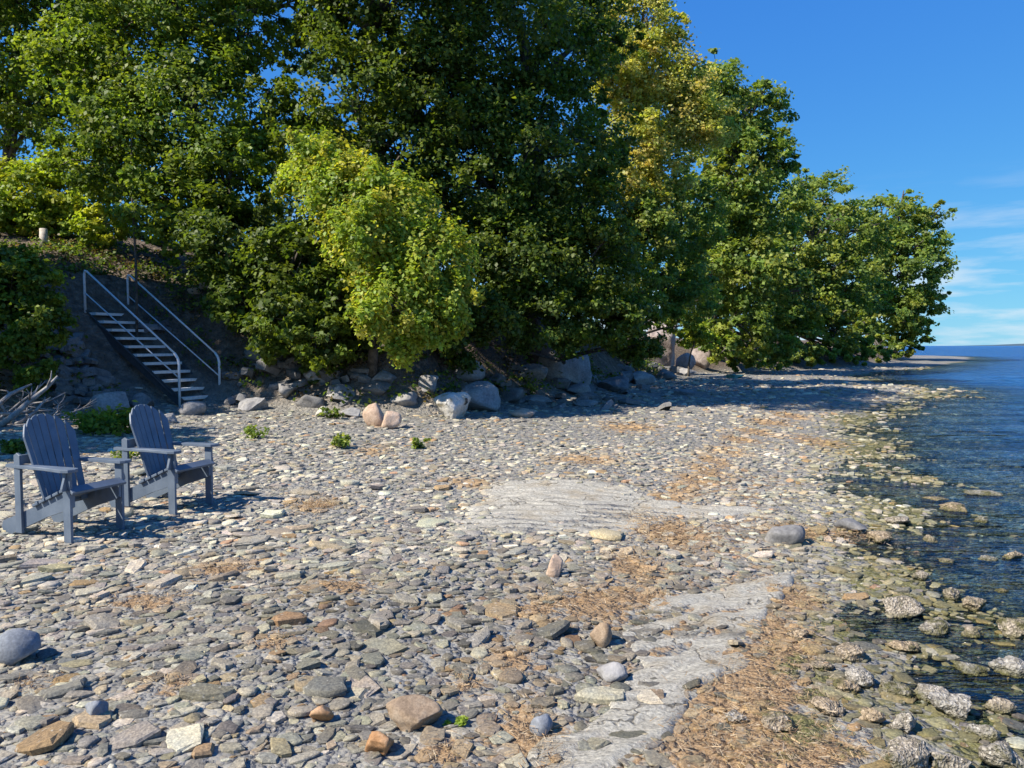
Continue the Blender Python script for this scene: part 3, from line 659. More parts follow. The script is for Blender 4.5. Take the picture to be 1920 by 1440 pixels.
# crusted rocks by and in the water
G2 = 'mussel crusted rocks at the water edge'
wr_px = [(1660, 1020, 64, 30), (1745, 1025, 40, 30), (1860, 1062, 60, 34), (1842, 985, 48, 30), (1900, 1060, 60, 40), (1790, 1130, 54, 48), (1835, 1150, 60, 38), (1700, 1160, 70, 40), (1690, 985, 50, 18),
         (1600, 1240, 90, 40), (1700, 1225, 100, 32), (1760, 1195, 70, 34), (1830, 1200, 60, 34), (1620, 1290, 70, 40), (1690, 1310, 90, 36), (1760, 1320, 80, 34), (1830, 1270, 80, 34), (1898, 1275, 60, 40), (1640, 1362, 60, 40),
         (1702, 1380, 62, 58), (1790, 1350, 70, 44), (1850, 1390, 90, 50), (1700, 1440, 110, 60), (1790, 1450, 110, 56), (1890, 1450, 90, 70), (1545, 1260, 70, 26), (1560, 1345, 70, 34), (1460, 1370, 60, 30), (1385, 1358, 50, 26),
         (1880, 1340, 70, 40), (1910, 1200, 50, 40), (1730, 1090, 40, 24), (1780, 1065, 40, 22), (1880, 1120, 60, 26), (1800, 965, 60, 22), (1760, 945, 60, 16), (1850, 935, 60, 14), (1900, 955, 50, 18), (1590, 1300, 60, 30), (1500, 1200, 60, 24)]
for k, (u, v, w_, h_) in enumerate(wr_px):
    lab = 'mussel crusted rock standing in the shallow water' if u > 1715 else 'mussel crusted rock lying on the weedy shore beside the shallow water'
    sc_k = random.uniform(.6, 1.15); o = boulder('shore_rock', u, v, w_ * sc_k, h_ * sc_k * .8, lab, M_MUSSEL, 120 + k, random.uniform(.6, 1.0), 4, group=G2, cat='rock', facets=7, lump=.34, sink=.3, rz=random.uniform(-.5, .5))

# shale ledges in the bank
G3 = []
led = [(random.uniform(90, 300), random.uniform(600, 760)) for _ in range(200)] + [(random.uniform(420, 700), random.uniform(660, 760)) for _ in range(50)] + [(random.uniform(940, 1300), random.uniform(690, 770)) for _ in range(60)]
lm = [mesh_np('ledge_stone', *(lambda V, Q, T: (V, [Q, T]))(*stone_proto(7, 700 + i)), M_SHALE, None, False) for i in range(10)]
for k, (u, v) in enumerate(led):
    p = P(u, v)
    fx_ = (p.x + 6.85) * -.9135 + (p.y - 16.7) * .4067; sx_ = (p.x + 6.85) * .4067 + (p.y - 16.7) * .9135
    if p.y > 60 or (-.4 < fx_ < 4 and abs(sx_) < .85): continue
    s = random.uniform(.2, .95) * (1 if p.y < 22 else 1.5); o = link('ledge_stone', lm[k % 10], beach)
    o.location = (p.x, p.y, p.z + .03); o.scale = (s, s * .8, s * random.uniform(.14, .26)); o.rotation_euler = (random.gauss(.0, .28), random.gauss(0, .28), random.uniform(0, 6))
for k, (u, v, s) in enumerate(((365, 548, .5), (390, 540, .6), (425, 548, .4))):
    p = P(u, v); o = link('ledge_stone', mesh_np('ledge_stone', *(lambda V, Q, T: (V, [Q, T]))(*stone_proto(7, 740 + k)), M_TAN, None, False), beach)
    o.location = (p.x, p.y, p.z); o.scale = (s, s, .16)

# ------------------------------------------------------------------ Adirondack chairs
def mat_chair():
    m, n, l, b = newmat('blue_grey_lumber')
    tcn = n.new('ShaderNodeTexCoord'); n1 = noise(n, l, 6, 4, .6, tcn.outputs['Object']); n2 = noise(n, l, 160, 2, .5, tcn.outputs['Object'])
    c = ramp(n, l, n1.outputs['Fac'], [(.3, (.09, .12, .165)), (.7, (.14, .175, .225))]).outputs[0]
    c = mix(n, l, ramp(n, l, n2.outputs['Fac'], [(.62, (0, 0, 0)), (.72, (.35, .35, .35))]).outputs[0], c, (.3, .31, .31))
    l.new(c, b.inputs['Base Color']); b.inputs['Roughness'].default_value = .5; b.inputs['Specular IOR Level'].default_value = .45
    return m
M_CHAIR = mat_chair(); M_DARK = mat_plain('dark_fixing', (.02, .02, .022), .5)
def basis(x, y, z, o):
    return Matrix(((x[0], y[0], z[0], o[0]), (x[1], y[1], z[1], o[1]), (x[2], y[2], z[2], o[2]), (0, 0, 0, 1)))
def chair(loc, rz, label):
    """faces +x; origin on the ground below the middle of the front legs"""
    c = empty('adirondack_chair', loc, rz); tag(c, label, 'chair', 'pair of wooden lounge chairs on the beach')
    XZ = lambda o: basis((1, 0, 0), (0, 0, 1), (0, -1, 0), o)      # local xy -> xz plane
    for s in (-1, 1):
        y = .31 * s
        m = MB(); m.prism([(-.045, -.02), (.045, -.02), (.05, .50), (.05, .555), (-.045, .555)], .03, XZ((0, y, 0))); m.build('front_leg', M_CHAIR, c)
        m = MB(); m.prism([(.045, .385), (-.02, .395), (-.3, .30), (-.92, .10), (-.94, .05), (-.90, -.01), (-.82, -.01), (-.30, .17), (.0, .25), (.045, .27)], .03, XZ((0, y - .0325 * s, 0))); m.build('side_rail', M_CHAIR, c)
        m = MB(); m.prism([(-.04, .02), (.04, .02), (.04, .66), (.0, .68), (-.04, .66)], .03, XZ((-.655, y + .0005 * s, 0))); m.build('rear_post', M_CHAIR, c)
        arm = [(.115, -.03), (.13, .02), (.10, .075), (.02, .09), (-.25, .055), (-.62, .03), (-.82, .01), (-.83, -.045), (-.6, -.055), (0, -.065), (.08, -.06)]
        m = MB(); m.prism([(p[0], p[1] * s) for p in arm][::s], .026, basis((1, 0, 0), (0, 1, 0), (0, 0, 1), (0, y + .0 * s, .569))); m.build('armrest', M_CHAIR, c)
        m = MB(); m.prism([(-.02, 0), (.05, 0), (.05, .02), (.0, .15), (-.03, .15)][::-1], .028, basis((0, s, 0), (0, 0, 1), (1, 0, 0), (0, y + .02 * s - .0 * s, .403))); m.build('arm_bracket', M_CHAIR, c)
    for k in range(6):
        t = k / 5; x = .035 - t * .46; z = .415 - max(0, t - .12) * .165; a = .05 if k == 0 else -.32
        m = MB(); M = Matrix.Translation((x, 0, z)) @ Matrix.Rotation(.35 if k else .5, 4, 'Y').inverted() if k else Matrix.Translation((x + .012, 0, z - .012)) @ Matrix.Rotation(.55, 4, 'Y')
        m.prism([(-.038, -.325), (.038, -.325), (.038, .325), (-.038, .325)], .024, M); m.build('seat_slat', M_CHAIR, c)
    lean = math.radians(21); up = Vector((-math.sin(lean), 0, math.cos(lean)))
    for k in range(7):
        q = k - 3; fan = q * .022; yb = q * .071; curve = .055 * (q / 3) ** 2; yaw = -.12 * q
        H = .79 - .0125 * abs(q) ** 2.0; wb, wt = .031, .0405
        upk = (up + Vector((0, fan * 1.1, 0))).normalized(); nrm = Vector((math.cos(lean), 0, math.sin(lean))); side = upk.cross(nrm).normalized()
        side = (side * math.cos(yaw) + nrm * -math.sin(yaw)).normalized(); nr = side.cross(upk).normalized()
        dl = .018 * q
        out = [(-wb, 0), (wb, 0), (wt, H - .008), (wt * .7, H), (0, H + .003), (-wt * .7, H), (-wt, H - .008)]
        sl = .034 * q * (-1 if True else 1)
        out = [(a, b + (-sl * a / wt * .55 if b > .3 else 0)) for a, b in out]
        m = MB(); m.prism(out, .02, basis(-side, upk, nr, (-.435 + curve, yb, .235))); m.build('back_slat', M_CHAIR, c)
    m = MB(); m.box((-.452, 0, .255), (.03, .58, .07)); m.build('lower_crossbar', M_CHAIR, c)
    m = MB(); m.box((-.622, 0, .625), (.026, .62, .075)); m.build('back_crossbar', M_CHAIR, c)
    c.scale = (.82, .80, 1.0)
    return c
pa = P(130, 1020); pb = P(225, 991); mid = (pa + pb) / 2
chair((mid.x, mid.y, float(ground(mid.x, mid.y)) + .02), math.radians(-20), 'blue grey slatted lounge chair nearer the camera at the photo edge')
pa = P(319, 968); pb = P(397, 942); mid = (pa + pb) / 2
chair((mid.x, mid.y, float(ground(mid.x, mid.y)) + .02), math.radians(-18), 'blue grey slatted lounge chair farther from the camera, below the stairs')

# ------------------------------------------------------------------ metal stairs up the bank
M_ALU = mat_plain('galvanised_steel', (.70, .72, .73), .45, .12, 20, 0, .5, 0); M_TREAD = mat_plain('weathered_tread', (.80, .80, .78), .65, .12, 18, .004)
M_STRG = mat_plain('dark_steel_stringer', (.06, .06, .065), .6)
def stairs():
    b = P(376, 757); b = Vector((b.x, b.y, b.z)); a = math.radians(66); fwd = Vector((-math.sin(a), math.cos(a), 0)); side = Vector((fwd.y, -fwd.x, 0))
    n_, run, rise, wd = 11, .262, .192, 1.02
    r = empty('stairs', b); tag(r, 'open metal stairs with tube handrails climbing the shaded bank', 'stairs')
    L = lambda f, s, z: fwd * f + side * s + Vector((0, 0, z))
    for k in range(n_):
        m = MB(); f0 = .05 + k * run; z0 = .10 + k * rise
        m.quadbox([L(f0, -wd / 2, z0), L(f0, wd / 2, z0), L(f0 + .25, wd / 2, z0), L(f0 + .25, -wd / 2, z0), L(f0, -wd / 2, z0 + .06), L(f0, wd / 2, z0 + .06), L(f0 + .25, wd / 2, z0 + .06), L(f0 + .25, -wd / 2, z0 + .06)])
        m.build('tread', M_TREAD, r)
    top = n_ * run; tz = .10 + (n_ - 1) * rise
    m = MB(); m.quadbox([L(top + .05, -wd / 2, tz), L(top + .05, wd / 2, tz), L(top + .75, wd / 2, tz), L(top + .75, -wd / 2, tz), L(top + .05, -wd / 2, tz + .05), L(top + .05, wd / 2, tz + .05), L(top + .75, wd / 2, tz + .05), L(top + .75, -wd / 2, tz + .05)]); m.build('landing', M_TREAD, r)
    for s in (-1, 1):
        y = s * (wd / 2 + .022); m = MB()
        m.quadbox([L(-.05, y - .02, -.1), L(-.05, y + .02, -.1), L(top + .1, y + .02, tz - .16), L(top + .1, y - .02, tz - .16), L(-.05, y - .02, .12), L(-.05, y + .02, .12), L(top + .1, y + .02, tz + .06), L(top + .1, y - .02, tz + .06)])
        m.build('stringer', M_STRG, r)
        yr = s * (wd / 2 + .07); hb, ht = 1.08, tz + 1.05; fb, ft = .0, top + .05
        m = MB(); m.tube([L(fb, yr, -.12), L(fb, yr, hb - .16), L(fb + .03, yr, hb - .05), L(fb + .12, yr, hb + .06)], .030); m.build('newel_post', M_ALU, r, True)
        m = MB(); m.tube([L(ft, yr, tz - .15), L(ft, yr, ht - .1), L(ft - .03, yr, ht - .03), L(ft - .10, yr, ht - .05)], .030); m.build('newel_post', M_ALU, r, True)
        m = MB(); m.tube([L(fb + .12, yr, hb + .06), L(ft - .10, yr, ht - .05)], .022); m.build('handrail', M_ALU, r, True)
        m = MB(); m.tube([L(fb, yr, .60), L(ft, yr, tz + .52)], .016); m.build('middle_rail', M_ALU, r, True)
        m = MB(); m.tube([L(fb + .2, yr, .22), L(ft, yr, tz + .12)], .014); m.build('bottom_rail', M_STRG, r, True)
        if s == 1:   # wire mesh infill on the far side
            m = MB()
            for k in range(26):
                t = k / 26; m.tube([L(fb + (ft - fb) * t, yr, .2 + (tz - .1) * t), L(fb + (ft - fb) * t, yr, .98 + (tz - .02) * t)], .004, 4)
            for k in range(7):
                h = .3 + .1 * k; m.tube([L(fb, yr, h), L(ft, yr, h + tz - .04)], .004, 4)
            m.build('wire_mesh', M_STRG, r)
stairs()

# ------------------------------------------------------------------ trees
def leaves(centres, radii, per, L, cols, up=.6, outc=None, flat=.65, spread=.45):
    """leaf blades in clumps; colour differs from clump to clump and leaf to leaf"""
    n_ = len(centres); k = n_ * per; ci = np.repeat(np.arange(n_), per)
    g = rng.normal(size=(k, 3)) * np.array([1, 1, flat]); p = centres[ci] + g * (radii[ci] * spread)[:, None]
    o = (p - (outc[ci] if outc is not None else centres[ci])); o /= np.linalg.norm(o, axis=1, keepdims=True) + 1e-6
    nr = .55 * o + np.array([0, 0, up]) + rng.normal(size=(k, 3)) * .55; nr /= np.linalg.norm(nr, axis=1, keepdims=True)
    t = rng.normal(size=(k, 3)); t[:, 2] -= .25; t -= nr * (t * nr).sum(1, keepdims=True); t /= np.linalg.norm(t, axis=1, keepdims=True); b = np.cross(nr, t)
    l_ = (L * rng.uniform(.65, 1.3, k))[:, None]; wd = l_ * .36
    V = np.stack([p - t * l_ * .5, p - t * l_ * .05 + b * wd + nr * l_ * .09, p + t * l_ * .5 - nr * l_ * .06, p - t * l_ * .05 - b * wd + nr * l_ * .09], 1).reshape(-1, 3)
    cl = np.asarray(cols); cc = cl[rng.integers(0, len(cl), n_)] * rng.uniform(.75, 1.3, (n_, 1)); c = cc[ci] * rng.uniform(.7, 1.35, (k, 1))
    sw = rng.random(k) < .12; c[sw] = cl[rng.integers(0, len(cl), sw.sum())]
    return V, c
def tree(name, base, lobes, N, L, cols, label, trunk_r=.16, group=None, cat='tree', per=70, crad=.24, world=False, shell=.5, up=.6, spread=.45, limb=True, flat=.65, crown_name='crown', trunk_name='trunk', sub=4):
    """lobes: (u, v, depth, radius px) of the photo turned into places and metres, or (x, y, z, r) when world"""
    lo = []
    for q in lobes:
        if world: lo.append((Vector(q[:3]), q[3]))
        else: lo.append((at(q[0], q[1], q[2]), q[3] * q[2] / FPX))
    bx, by = base; bz = float(ground(bx, by)); B = Vector((bx, by, bz))
    lo0 = list(lo)
    for c, r in lo0:
        for q in range(sub):
            d = Vector(rng.normal(size=3)).normalized(); lo.append((c + d * r * random.uniform(.75, 1.05), r * random.uniform(.22, .42)))
    r_ = empty(name, B); tag(r_, label, cat, group)
    tot = sum(r * r for _, r in lo); Cs, Rs, Os = [], [], []
    lo_min = min(r for c, r in lo0)
    m = MB(); zt = max(c.z for c, r in lo0); cx = sum(c.x * r for c, r in lo) / sum(r for c, r in lo); cy = sum(c.y * r for c, r in lo) / sum(r for c, r in lo)
    topp = Vector((cx, cy, bz + (zt - bz) * .86)) - B; tp = [Vector((0, 0, -.3))]
    for k in range(1, 7):
        f = k / 6; tp.append(Vector((topp.x * f ** 1.5, topp.y * f ** 1.5, topp.z * f)) + Vector((random.gauss(0, .04), random.gauss(0, .04), 0)) * topp.z * .25)
    m.tube(tp, [trunk_r * (1.25 - .95 * k / 6) for k in range(7)], 9)
    for c, r in lo:
        nc = max(3, int(N * r * r / tot / per)); d = rng.normal(size=(nc, 3)); d /= np.linalg.norm(d, axis=1, keepdims=True)
        rad = r * (shell + (1.04 - shell) * rng.random(nc) ** .6); C = np.array(c) + d * rad[:, None] * np.array([1, 1, .92])
        gz = ground(C[:, 0], C[:, 1]); C[:, 2] = np.maximum(C[:, 2], gz + .15)
        Cs.append(C); Rs.append(np.clip(r * crad * rng.uniform(.7, 1.4, nc), .14, 1.3)); Os.append(np.repeat(np.array(c)[None], nc, 0))
        if r >= lo_min:
            e_ = c - B; h = max(.15, min(.8, (e_.z - r * .9) / max(topp.z, .1))); i0 = min(5, int(h * 6)); s_ = tp[i0] + (tp[i0 + 1] - tp[i0]) * (h * 6 - i0)
            md = s_.lerp(e_, .5) + Vector((random.gauss(0, .1) * r, random.gauss(0, .1) * r, .12 * r)); rr = trunk_r * .42
            m.tube([s_, md, e_], [rr, rr * .7, rr * .35], 6)
            for q in range(min(14, nc)):
                t_ = Vector(C[q]) - B; a_ = md.lerp(e_, random.uniform(.2, 1)); m2 = a_.lerp(t_, .5) + Vector((random.gauss(0, .08), random.gauss(0, .08), .08)) * r
                m.tube([a_, m2, t_], [rr * .3, rr * .2, rr * .08], 4)
    m.build(trunk_name, M_BARK, r_, True)
    V, c = leaves(np.concatenate(Cs), np.concatenate(Rs), per, L, cols, up, np.concatenate(Os), flat, spread)
    link(crown_name, mesh_np(crown_name, V - np.array(B), np.arange(len(V)).reshape(-1, 4), M_LEAF, np.repeat(c, 4, 0)), r_)
    return r_
GREEN = [(0.12, 0.19, 0.024), (0.156, 0.23, 0.029), (0.107, 0.16, 0.027), (0.203, 0.261, 0.034)]
DEEP = [(0.083, 0.134, 0.02), (0.118, 0.171, 0.025), (0.098, 0.14, 0.029), (0.141, 0.185, 0.022)]
OLIVE = [(0.171, 0.24, 0.047), (0.218, 0.285, 0.055), (0.138, 0.208, 0.044), (0.275, 0.307, 0.058)]
LIME = [(0.26, 0.347, 0.048), (0.316, 0.381, 0.052), (0.203, 0.291, 0.042), (0.407, 0.392, 0.061)]
GOLD = [(0.463, 0.456, 0.116), (0.516, 0.489, 0.137), (0.387, 0.412, 0.095), (0.505, 0.422, 0.116), (0.312, 0.367, 0.079)]
YEL = [(0.29, 0.37, 0.04), (0.356, 0.383, 0.047), (0.223, 0.317, 0.04)]

tree('broadleaf_tree', (-17.5, 26.5), [(20, 60, 25, 170), (-110, 20, 25, 150), (110, 180, 25, 110), (120, 20, 25, 120), (0, -160, 25, 190), (30, 220, 25, 80)], 50000, .15, GREEN, 'tall leafy tree filling the top corner of the photo above the yellow bushes', .22)
tree('broadleaf_tree', (-8.6, 21.5), [(300, 70, 21, 150), (230, 240, 20, 110), (370, 220, 20, 140), (300, -140, 21, 190), (430, 330, 19.2, 100), (330, 380, 19, 100), (460, 60, 21, 90), (500, 210, 20, 75), (545, 10, 21, 60), (150, 130, 21, 90), (180, 300, 20.5, 80)], 84000, .125, GREEN, 'tall green tree rising behind the top of the stairs', .24)
tree('broadleaf_tree', (-3.6, 21.0), [(660, 190, 19.5, 110), (720, 30, 20, 140), (590, 300, 19, 80), (680, -150, 20, 170), (690, -300, 16.6, 190), (810, 160, 20, 130), (760, 280, 19.5, 100), (620, 60, 20.5, 70), (560, 220, 20, 55)], 68000, .125, DEEP, 'dark tree behind the sunlit bush, with a gap of blue sky beside it', .24)
tree('broadleaf_tree', (0.6, 23.0), [(950, 90, 21, 160), (1010, 280, 20.5, 130), (900, 330, 20, 120), (920, -90, 21, 150), (1070, 120, 22, 80), (1090, 400, 21, 100), (860, 210, 20.5, 120), (1120, 60, 23, 70), (1130, 260, 24, 70), (800, 400, 20, 90), (1060, 0, 23, 80)], 84000, .125, DEEP, 'big dark tree in the middle of the wood, beside the golden tree', .26)
tree('golden_tree', (4.9, 31.0), [(1190, 50, 30, 70), (1225, 130, 30, 75), (1260, 210, 30, 80), (1310, 235, 30, 58), (1190, 280, 29, 70), (1215, -70, 30, 70), (1170, 180, 29.5, 60), (1245, 320, 29.5, 55), (1150, 110, 28.5, 55), (1290, 165, 30, 52), (1345, 245, 31, 38), (1150, 330, 28, 55), (1220, 390, 29, 55)], 74000, .135, GOLD, 'tall golden yellow autumn tree against the blue sky', .2, spread=.6)
tree('broadleaf_tree', (5.4, 34.5), [(1240, 555, 30, 50), (1300, 565, 33, 48), (1285, 610, 36, 34), (1255, 590, 35, 34), (1200, 430, 28.5, 80), (1280, 410, 30, 75), (1270, 520, 30.5, 70), (1190, 530, 28, 60)], 34000, .15, OLIVE, 'shaded olive green tree below the golden tree', .18)
G4 = 'big sunlit trees along the far shore'
tree('broadleaf_tree', (12.2, 47.0), [(1345, 200, 44, 85), (1420, 215, 45, 62), (1395, 310, 43, 85), (1330, 390, 43, 75), (1440, 400, 43, 75), (1400, 510, 42, 75), (1320, 530, 42, 62), (1340, 140, 45, 42), (1445, 290, 44, 50), (1390, 610, 41.5, 60), (1460, 520, 42.5, 55), (1440, 625, 44, 48), (1340, 640, 42, 40), (1360, 655, 41, 32), (1410, 658, 43, 30), (1460, 655, 45, 32), (1380, 674, 44, 22), (1420, 674, 46, 24), (1460, 674, 49, 22), (1385, 450, 43, 70), (1290, 470, 43, 50)], 66000, .235, OLIVE, 'tallest sunlit green tree, rising directly beside the golden tree', .34, G4)
tree('broadleaf_tree', (23.2, 66.0), [(1535, 375, 62, 68), (1500, 450, 60, 80), (1595, 440, 62, 70), (1560, 540, 60, 80), (1490, 570, 58, 65), (1570, 620, 58, 50), (1500, 640, 56, 40), (1545, 650, 60, 32), (1460, 640, 54, 40), (1590, 630, 62, 36), (1600, 540, 62, 50), (1510, 660, 53, 28), (1560, 657, 57, 28), (1610, 652, 62, 28), (1500, 673, 52, 22), (1540, 672, 55, 22), (1580, 671, 57, 20), (1615, 668, 60, 18), (1470, 470, 58, 50), (1640, 560, 64, 40)], 46000, .30, OLIVE, 'middle one of three sunlit green trees along the far shore', .36, G4)
tree('broadleaf_tree', (43.0, 92.0), [(1665, 410, 85, 62), (1725, 435, 86, 52), (1690, 510, 84, 72), (1640, 470, 84, 55), (1715, 580, 84, 46), (1650, 580, 83, 60), (1740, 500, 85, 38), (1610, 620, 80, 38), (1715, 630, 84, 28), (1660, 640, 82, 26), (1630, 645, 80, 24), (1690, 640, 84, 22), (1620, 540, 82, 45), (1650, 650, 72, 24), (1690, 652, 82, 20), (1650, 662, 68, 16), (1680, 660, 78, 14), (1715, 655, 88, 14), (1735, 560, 85, 34), (1600, 470, 84, 36)], 42000, .39, OLIVE, 'farthest of three sunlit green trees, standing on the point by the water', .4, G4)
tree('leafy_bush', (-3.2, 17.2), [(600, 300, 17.2, 55), (640, 370, 16.9, 80), (740, 400, 16.6, 80), (700, 460, 16.4, 90), (810, 480, 16.2, 75), (850, 560, 16, 50), (740, 570, 15.8, 80), (752, 650, 15.7, 30), (820, 600, 15.8, 50), (560, 345, 17.4, 35)], 50000, .10, LIME, 'bright yellow green bush catching the sun in the middle of the bank', .1, cat='bush', per=44, crad=.22, shell=.45, spread=.5, flat=1.25)
tree('leafy_bush', (-5.6, 18.2), [(440, 450, 18.4, 100), (560, 500, 17.6, 95), (540, 600, 17, 80), (620, 640, 16.6, 60), (460, 560, 18, 70), (640, 560, 17, 70), (690, 655, 17.6, 42), (600, 690, 17, 34)], 40000, .12, DEEP, 'dark shaded bush between the stairs and the bright bush', .1, cat='bush')
tree('drooping_bush', (1.6, 23.2), [(870, 640, 18.6, 50), (900, 560, 19, 60), (1000, 480, 19.8, 100), (1110, 500, 20.3, 95), (930, 590, 18.8, 65), (1030, 600, 19.3, 75), (1130, 600, 20, 70), (1190, 590, 20.6, 45), (1205, 640, 21.5, 34), (1180, 650, 21, 30), (940, 480, 19.3, 80)], 50000, .115, DEEP, 'dark drooping bush hanging over the huge boulder', .1, cat='bush', spread=.6)
tree('leafy_bush', (-10.2, 14.2), [(30, 550, 14.6, 75), (80, 600, 14.4, 50), (10, 640, 14.2, 55), (-60, 540, 14.5, 90), (60, 680, 14.2, 35)], 20000, .10, GREEN, 'shaded green bush at the photo edge beside the driftwood pile', .07, cat='bush', per=48)
tree('leafy_bush', (-13.6, 23.0), [(40, 370, 22, 75), (130, 350, 22.3, 70), (20, 420, 21.6, 45), (190, 420, 21.4, 45), (90, 415, 21.8, 45), (-40, 400, 22, 60)], 26000, .125, YEL, 'sunlit yellow bush on top of the bank beyond the stairs', .06, cat='bush', per=48)
tree('yellow_shrub', (8.4, 36.2), [(1305, 620, 36, 26), (1330, 635, 36, 18), (1285, 640, 36, 16)], 3600, .13, YEL, 'small yellow shrub at the foot of the bank beyond the rock face', .05, cat='bush', per=30)
G5 = 'trees behind the front row of the wood'
tree('broadleaf_tree', (-12, 28), [(-14, 28, 6.2, 2.6), (-10.2, 28, 5.6, 2.4), (-16.5, 27, 5.2, 2.4)], 16000, .17, DEEP, 'dark tree seen through the gaps behind the stairs', .2, G5, world=True)
tree('broadleaf_tree', (-5.2, 27), [(-6.2, 27, 6.4, 2.6), (-3.2, 26.5, 5.8, 2.5), (-4.6, 26.6, 3.8, 2.2)], 18000, .17, DEEP, 'dark tree seen behind the bright bush', .2, G5, world=True)
tree('broadleaf_tree', (1.4, 28), [(0.4, 27.5, 6.5, 2.7), (3.0, 29, 6.0, 2.4), (2.0, 26.5, 4.0, 2.2)], 18000, .17, DEEP, 'dark tree behind the drooping bush', .2, G5, world=True)
tree('broadleaf_tree', (14.5, 57), [(1385, 470, 53, 80), (1300, 520, 51, 70), (1450, 560, 53, 70), (1340, 600, 50, 60), (1500, 540, 60, 60)], 22000, .3, DEEP, 'dark tree seen through gaps behind the tallest sunlit tree', .3, G5)
# trees of the same wood standing just outside the frame, which shade the stairs and the bank
G6 = 'trees of the wood beyond the photo edge'
tree('broadleaf_tree', (-18.5, 11.5), [(-18, 11.5, 9, 2.8), (-16.5, 12.5, 7, 2.4), (-19.5, 10, 7.5, 2.6), (-17.5, 13.5, 10.5, 2.4), (-15.2, 12.6, 5.2, 1.7)], 13000, .28, GREEN, 'tall tree outside the frame shading the stairs', .25, G6, world=True)
tree('broadleaf_tree', (-16.8, 14.2), [(-15.6, 15.4, 7.4, 2.1), (-16.4, 14.4, 9.8, 2.2), (-14.8, 15.6, 9.6, 1.7)], 11000, .28, GREEN, 'tall tree outside the frame on top of the bank', .22, G6, world=True)
tree('broadleaf_tree', (-16.5, 7.6), [(-13, 8.2, 7, 1.6), (-14.6, 7.4, 8, 1.7), (-11.9, 8.8, 6.2, 1.2)], 9000, .24, GREEN, 'overhanging tree outside the frame above the chairs', .18, G6, world=True)
tree('leafy_bush', (-14.8, 9.8), [(-14.5, 9.7, 4.4, 1.7), (-13.2, 10.4, 3.8, 1.4), (-15.6, 9.0, 4.6, 1.6)], 6000, .2, GREEN, 'bush outside the frame above the driftwood', .08, G6, cat='bush', world=True)

# ground cover and leaf litter on the bank
bx_ = rng.uniform(-16, 9, 5200); by_ = rng.uniform(14, 36, 5200); tt_, _ = seg_dist(bx_, by_, BANK); fx_ = (bx_ + 6.85) * -.9135 + (by_ - 16.7) * .4067; sx_ = (bx_ + 6.85) * .4067 + (by_ - 16.7) * .9135
ok_ = inside(bx_, by_, BANKP) & (tt_ > .5) & (tt_ < 7) & ~((np.abs(sx_) < 1.0) & (fx_ < 4.2)) & (vnoise(bx_ * .8, by_ * .8, 0, 61) + .02 * tt_ > -.45)
bx_, by_ = bx_[ok_][:1250], by_[ok_][:1250]; C = np.stack([bx_, by_, ground(bx_, by_) + .08], 1)
V, c = leaves(C, np.full(len(C), .42), 34, .10, GREEN[:2] + [(.16, .12, .05), (.09, .065, .035)] + DEEP[:2], .8, None, .35)
ug = link('undergrowth', mesh_np('undergrowth', V, np.arange(len(V)).reshape(-1, 4), M_LEAF, np.repeat(c, 4, 0))); tag(ug, 'low leafy ground cover and fallen leaves on the bank', 'undergrowth', kind='stuff')

# thin sapling in front of the bank, beside the stairs
m = MB(); p = at(256, 610, 18.0); q = at(246, 250, 18.6); p.z = float(ground(p.x, p.y)) - .1; dlt = q - p
sp = empty('sapling', p); tag(sp, 'thin bare sapling trunk rising behind the stairs', 'tree')
m.tube([(0, 0, 0), dlt * .35 + Vector((.03, 0, 0)), dlt * .7 + Vector((-.02, 0, 0)), dlt], [.035, .03, .024, .015], 7); m.build('trunk', M_BARK, sp, True)
V, c = leaves(np.array([dlt * f + Vector((random.gauss(0, .35), random.gauss(0, .35), 0)) for f in np.linspace(.62, 1.05, 14)]), np.full(14, .4), 50, .11, DEEP)
link('crown', mesh_np('crown', V, np.arange(len(V)).reshape(-1, 4), M_LEAF, np.repeat(c, 4, 0)), sp)

# pale stump on the bank top
p = P(82, 462); m = MB(); s_ = p.y / FPX
m.tube([(0, 0, -.1), (0.01, 0, .12), (.0, .01, 30 * s_)], [.16, .11, .10], 10); st = m.build('tree_stump', mat_rock('bleached_wood', [(.36, .30, .24), (.52, .46, .39), (.62, .57, .50)], 9, bumpd=.02), None, True); st.location = p
tag(st, 'pale sawn stump on top of the bank in a patch of sun', 'stump')

# small turquoise tarp on the far beach
p = P(1380, 697); p = at(1380, 694, 36); p.z = float(ground(p.x, p.y)); r0 = rock_mesh('tarp', (.95, .55, .26), 77, mat_plain('turquoise_tarp', (.06, .24, .22), .5, .3, 5, .05), 3, 9, .3)
tp_ = link('tarp', r0, None, (p.x, p.y, p.z + .09)); tag(tp_, 'small crumpled turquoise tarp on the shaded beach', 'tarp')

# ------------------------------------------------------------------ driftwood
M_DRIFT = mat_rock('bleached_driftwood', [(.17, .15, .14), (.31, .29, .27), (.44, .41, .38)], 10, bumpd=.02)
dw = [((0, 800), (108, 705), .075, 'thick bleached driftwood trunk sticking up out of the pile'), ((-20, 760), (60, 720), .06, 'pale driftwood log lying along the back of the pile'), ((30, 830), (95, 745), .05, 'grey driftwood limb leaning across the front of the pile'),
      ((60, 800), (175, 760), .022, None), ((90, 815), (182, 752), .018, None), ((20, 770), (150, 790), .02, None), ((70, 790), (160, 812), .022, 'short driftwood stick poking out beside the nearer chair'), ((0, 830), (70, 790), .03, None), ((100, 780), (118, 742), .015, None), ((120, 785), (150, 755), .012, None),
      ((-10, 740), (20, 800), .04, None), ((40, 760), (140, 775), .016, None), ((5, 822), (125, 735), .03, None), ((-10, 790), (85, 715), .035, None), ((20, 812), (150, 770), .026, None), ((60, 825), (120, 760), .02, None), ((-5, 775), (95, 770), .04, None), ((45, 815), (60, 725), .022, None)]
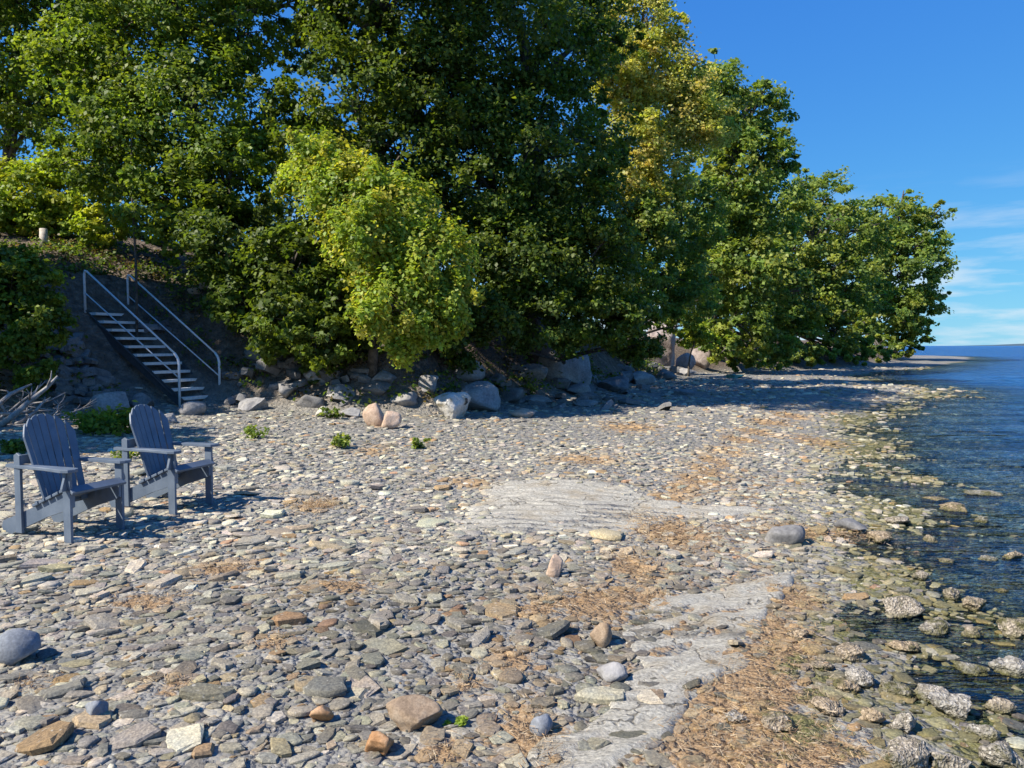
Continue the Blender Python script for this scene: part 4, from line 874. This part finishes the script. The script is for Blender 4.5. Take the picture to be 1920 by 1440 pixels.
for k, (a_, b_, rr, lab) in enumerate(dw):
    A = at(a_[0], a_[1], 12.5 + (.12 * k) % .8); Bp = at(b_[0], b_[1], 12.9 + (.17 * k) % .8)
    rr *= .7
    for q in (A, Bp): q.z = max(q.z, float(ground(q.x, q.y)) + rr * .5)
    d_ = Bp - A; m = MB(); pts_ = [Vector((0, 0, 0)) + d_ * f + Vector((random.gauss(0, .05), random.gauss(0, .05), random.gauss(0, .04))) * d_.length * .6 * (0 < f < 1) for f in (0, .25, .5, .75, 1)]
    m.tube(pts_, [rr, rr * .95, rr * .8, rr * .6, rr * .3], 8)
    for q in range(3):
        f = random.choice((1, 2, 3)); e_ = pts_[f] + Vector((random.gauss(0, .15), random.gauss(0, .12), random.uniform(.05, .25))) * max(d_.length, .6); m.tube([pts_[f], pts_[f].lerp(e_, .5) + Vector((.03, 0, .02)), e_], [rr * .45, rr * .3, rr * .12], 5)
    o = m.build('driftwood', M_DRIFT, None, True); o.location = A
    tag(o, lab or 'thin bleached stick tangled in the driftwood pile', 'driftwood', 'driftwood pile at the foot of the bank')

# ------------------------------------------------------------------ weeds in the shingle
def weed(u, v, wpx, hpx, n_, cols, label, L=.06):
    p = P(u, v); s = p.y / FPX; C = np.array([(random.gauss(0, .3) * wpx * s, random.gauss(0, .25) * wpx * s, random.uniform(.1, .75) * hpx * s) for _ in range(n_)])
    V, c = leaves(C, np.full(n_, wpx * s * .2), 22, L, cols, .5)
    r_ = empty('weed', p); tag(r_, label, 'plant', 'weeds growing in the shingle'); link('leaves', mesh_np('leaves', V, np.arange(len(V)).reshape(-1, 4), M_LEAF, np.repeat(c, 4, 0)), r_)
    m = MB()
    for q in C[:8]: m.tube([(0, 0, -.02), tuple(q * np.array([.5, .5, .6])), tuple(q)], [.006, .005, .003], 4)
    m.build('stem', M_LEAF, r_)
weed(205, 812, 120, 45, 60, GREEN, 'broad dark green weed patch behind the chairs', .09)
weed(640, 842, 40, 36, 12, OLIVE, 'upright light green weed alone on the sunny shingle')
weed(622, 785, 30, 24, 14, GREEN, 'green weed between the small white stone and the flat rock')
weed(780, 842, 36, 24, 7, OLIVE, 'thin pale weed below the white boulder')
weed(480, 822, 50, 24, 9, OLIVE, 'low olive weed at the edge of the shade below the stairs')
weed(862, 1362, 30, 14, 5, LIME, 'tiny yellow green plant beside the big brown cobble', .03)
weed(180, 930, 36, 16, 6, OLIVE, 'yellow weed between the two chairs', .04)
weed(240, 862, 60, 20, 9, OLIVE, 'light green weed behind the farther chair', .05)
weed(30, 850, 50, 30, 20, GREEN, 'green weed below the driftwood pile', .06)
weed(992, 745, 30, 34, 14, OLIVE, 'grey green weed in the shade among the boulders', .06)
weed(1430, 692, 100, 14, 30, LIME, 'low grassy patch in the sun at the foot of the far trees', .1)
